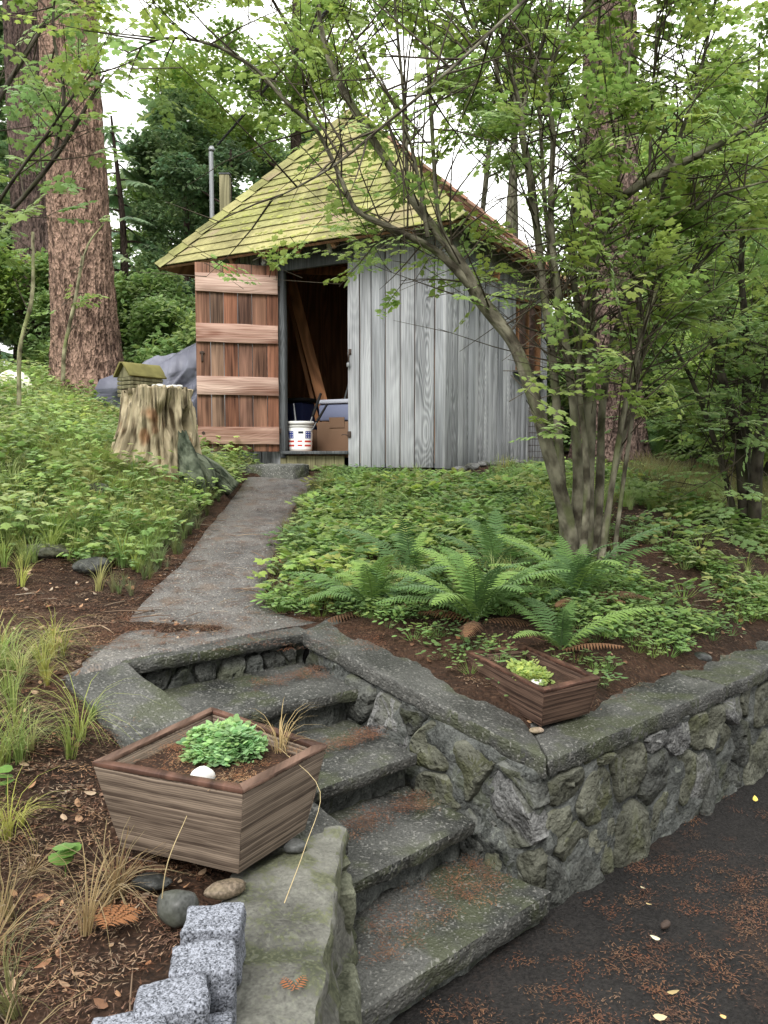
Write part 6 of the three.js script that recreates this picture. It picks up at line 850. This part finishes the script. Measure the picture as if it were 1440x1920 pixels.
  scatter('needle_litter', 'fallen needles strewn over the path', 'needles', nd, 1500, R, R => { const z = -mix(3.3, 8.2, R()), l = polyAt(pathLeft, z), r = polyAt(pathRight, z); if (l === null) return; const u = R(), e = Math.min(u, 1 - u); return R() < 0.15 + Math.exp(-e * 12) ? [mix(l, r, u), z, 0.9, pathH(mix(l, r, u), z) + 0.014] : null; }, { col: rusty, mtl: M.leafSolid, tilt: 0.08, v: 0.35 });
  scatter('needle_litter', 'fallen needles and scraps over the bare soil', 'needles', nd, 5200, R, R => { const left = R() < 0.55, z = left ? mix(-0.9, -5, R()) : mix(-2.9, -8, R()), x = left ? mix(-0.5, -2.6, R()) : mix(-0.5, 4, R()); return nearWall(x, z, 0.2) || onPath(x, z) ? null : [x, z, 1.3]; }, { col: [[0.11, 0.055, 0.034], [0.075, 0.042, 0.028], [0.19, 0.125, 0.08]], mtl: M.leafSolid, tilt: 0.2, lift: 0.006, v: 0.4 });
  scatter('fallen_twigs', 'thin dead twigs strewn over soil and path', 'twigs', [21, 22].map(stick), 520, R, R => { const left = R() < 0.6, z = left ? mix(-1.0, -6, R()) : mix(-3.2, -7.6, R()), x = left ? mix(-0.45, -2.6, R()) : mix(-1.4, 3.6, R()); if (nearWall(x, z, 0.26)) return; return [x, z, 0.08 + 0.16 * R() * R(), onPath(x, z) ? pathH(x, z) + 0.016 : undefined]; }, { col: [[0.16, 0.11, 0.075], [0.10, 0.065, 0.045], [0.27, 0.21, 0.15]], mtl: M.leafSolid, tilt: 0.15, lift: 0.008 });
  scatter('needle_litter', 'brown needles lying on the soil of the square planter', 'needles', nd, 60, R, R => { const u = R() * 2 - 1, v = R() * 2 - 1; return [-0.475 + 0.15 * u + 0.07 * v, -2.215 + 0.10 * u - 0.14 * v, 0.9, POT1.ys + 0.024]; }, { col: [[0.16, 0.07, 0.035], [0.22, 0.13, 0.07]], mtl: M.leafSolid, tilt: 0.2, v: 0.35 });
  const lf = geoOf((() => { const p = []; leafInto(p, 'oval', m4(0, 0, 0, -Math.PI / 2, 0, 0, 1), 0.2, -0.15); return p; })());
  scatter('fallen_leaves', 'small yellow and tan leaves fallen on driveway and steps', 'leaves', [lf], 46, R, R => { const [x, z] = along(A, U1, mix(-0.9, 3, R()), N1, mix(0.1, 1.6, R())); return inPoly(x, z, hole) && x > 0.35 && z < -0.8 && (x - A[0]) * N1[0] + (z - A[1]) * N1[1] > 0.15 ? [x, z, 0.03, 0.02] : null; }, { col: [[0.55, 0.42, 0.10], [0.42, 0.30, 0.14], [0.5, 0.45, 0.3]], mtl: M.leafSolid, lift: 0.004, tilt: 0.5 });
  const gp = geoOf((() => { const g = new THREE.IcosahedronGeometry(1, 0), p = g.attributes.position, o = []; for (let i = 0; i < p.count; i++) o.push(p.getX(i), p.getY(i) * 0.6, p.getZ(i) * 0.8); return o; })());
  scatter('gravel', 'loose grit lying on the path and the coping', 'gravel', [gp], 1500, R, R => { const z = -mix(3.1, 8.2, Math.pow(R(), 1.3)), l = polyAt(pathLeft, z), r = polyAt(pathRight, z); if (l === null || r === null) return; const x = mix(l, r, R()); return [x, z, 0.0015 + 0.0045 * R() * R(), pathH(x, z) + 0.010]; }, { col: [[0.26, 0.25, 0.24], [0.15, 0.14, 0.135], [0.36, 0.34, 0.31]], mtl: M.leafSolid, tilt: 2 });
  scatter('dead_leaves', 'small brown curled leaves lying on the bare soil', 'leaves', [lf], 1700, R, R => { const left = R() < 0.55, z = left ? mix(-0.9, -5.2, R()) : mix(-2.9, -8.2, R()), x = left ? mix(-0.5, -2.8, R()) : mix(-0.5, 4, R()); return nearWall(x, z, 0.2) || onPath(x, z) || inShed(x, z) ? null : [x, z, 0.018 + 0.022 * R()]; }, { col: [[0.20, 0.10, 0.055], [0.13, 0.07, 0.042], [0.28, 0.17, 0.10], [0.30, 0.22, 0.15]], mtl: M.leafSolid, lift: 0.008, tilt: 1.0 });
  const cone = (x, y, z, l) => { const o = pebble('fir_cone', l, 'cone', x, y - 0.005, z, 0.024, 0.011, 0.013, M.rust, Math.round(x * 40), 0.7); return o; };
  cone(-0.62, pathH(-0.62, -4.35) + 0.02, -4.35, 'dark fir cone lying on the path'); cone(-1.1, pathH(-1.1, -3.75) + 0.02, -3.75, 'dark fir cone at the soil edge of the path'); cone(0.95, 0.02, -2.55, 'fir cone lying on the driveway by the wall');
  // orange cedar sprig and a scrap on the wall
  const cs = group('cedar_sprig', [-0.66, 0.468, -1.80]); tag(cs, 'orange brown fallen cedar sprig in the soil by the dark cobble', 'sprig'); for (let k = 0; k < 5; k++) { const o = mesh('sprig', frondSpray(22, 0.09, 0.03, 31 + k), leafMat(lin(0.22, 0.10, 0.045), 0.1), cs); o.rotation.set(-1.35, 0, 0.5 - k * 0.32); o.position.y = 0.004 + k * 0.002; }
  const cs2 = group('cedar_sprig', [-0.19, 0.474, -1.58]); tag(cs2, 'small orange scrap of cedar on the mossy wall top', 'sprig'); for (let k = 0; k < 2; k++) { const o = mesh('sprig', frondSpray(14, 0.05, 0.018, 41 + k), leafMat(lin(0.26, 0.10, 0.045), 0.1), cs2); o.rotation.set(-1.4, 0, -0.4 + k); }
  // seedlings in the soil by the square planter
  [[-0.86, -2.05, 0.065, 'round leaved seedling sprouting beside the square planter'], [-1.0, -1.86, 0.05, 'leafy seedling in the soil near the granite blocks'], [-1.08, -2.0, 0.05, 'seedling half hidden in the long grass'], [-1.16, -2.35, 0.045, 'small seedling among the arching grass blades'], [-0.93, -1.66, 0.04, 'tiny seedling in the bare soil']].forEach(([x, z, s, l], i) => { const g = group('seedling', [x, G(x, z), z]); tag(g, l, 'seedling'); const p = []; const n = 5 + i % 2; for (let k = 0; k < n; k++) { const a = k * 2.2 + i; const q = []; leafInto(q, 'round', m4(Math.cos(a) * 0.02, 0.045 + 0.02 * (k % 3), Math.sin(a) * 0.02, -1.2, -a - Math.PI / 2 + Math.PI, 0, s), 0.2, 0.2); mesh('leaf', geoOf(q), M.seedling ??= leafMat(lin(0.13, 0.25, 0.05), 0.4), g); } mesh('stalk', tube([[0, 0, 0], [0.003, 0.06, 0]], [0.002, 0.0015], 5, 1), M.seedling, g); });
}
{ // what grows in the planters
  const R = RNG(901), g = group('cushion_plant', [-0.462, POT1.ys, -2.235]); tag(g, 'dense pale green cushion plant growing in the square planter', 'plant');
  const ro = [51, 52].map(s => clump(10, 'round', 0.013, 0.02, 0.014, s)), it = []; for (let k = 0; k < 330; k++) { const a = R() * 6.28, r = 0.092 * Math.sqrt(R()), x = Math.cos(a) * r * 1.1, z = Math.sin(a) * r * 0.95, y = 0.07 * Math.sqrt(Math.max(0, 1 - (r / 0.1) ** 2)) + 0.03 * n3(x * 40, 1, z * 40); it.push([m4(x, y, z, (R() - 0.5) * 0.9 + z * 3, R() * 6.28, (R() - 0.5) * 0.9 - x * 3, 0.8 + 0.7 * R()), tint([0.30, 0.48, 0.20], R, 0.35)]); } foliage(g, 'foliage', ro, it);
  const sh = group('straw_tuft', [-0.31, POT1.ys, -2.28]); tag(sh, 'thin tuft of straw coloured grass in the square planter', 'grass tuft'); const st = mesh('blades', tuft(34, 0.2, 0.0012, 61, 1.4), leafMat(lin(0.36, 0.27, 0.13), 0.2), sh); st.userData.kind = 'stuff';
  const g2 = group('sedum_plant', [0.585, POT2.ys, -3.13]); tag(g2, 'low yellow green sedum growing in the long dark planter', 'plant'); const i2 = []; for (let k = 0; k < 120; k++) { const u = R() - 0.5, v = R() - 0.5; i2.push([m4(u * 0.1 + v * 0.02, 0.02 + 0.02 * R(), v * 0.2, (R() - 0.5) * 1.2, R() * 6.28, (R() - 0.5) * 1.2, 0.8 + 0.6 * R()), tint([0.36, 0.46, 0.13], R, 0.25)]); } foliage(g2, 'foliage', ro, i2);
  // long bent straws standing before the square planter
  [[[-0.72, 0.47, -1.98], [-0.71, 0.6, -1.93], [-0.69, 0.69, -1.90]], [[-0.55, 0.47, -1.86], [-0.52, 0.62, -1.83], [-0.48, 0.72, -1.86]], [[-0.25, 0.475, -1.9], [-0.2, 0.6, -1.95], [-0.17, 0.70, -2.04], [-0.30, 0.76, -2.2]]].forEach((p, i) => tag(mesh('grass_straw', tube(p, p.map((_, k) => 0.0016 - 0.0004 * k), 4, 5), M.straw ??= mat({ color: lin(0.45, 0.36, 0.2) })), ['single thin straw leaning on the square planter side', 'single straw with a seed head before the square planter', 'long bent straw arching over the corner of the square planter'][i], 'straw'));
}
renderer.render(scene, camera);
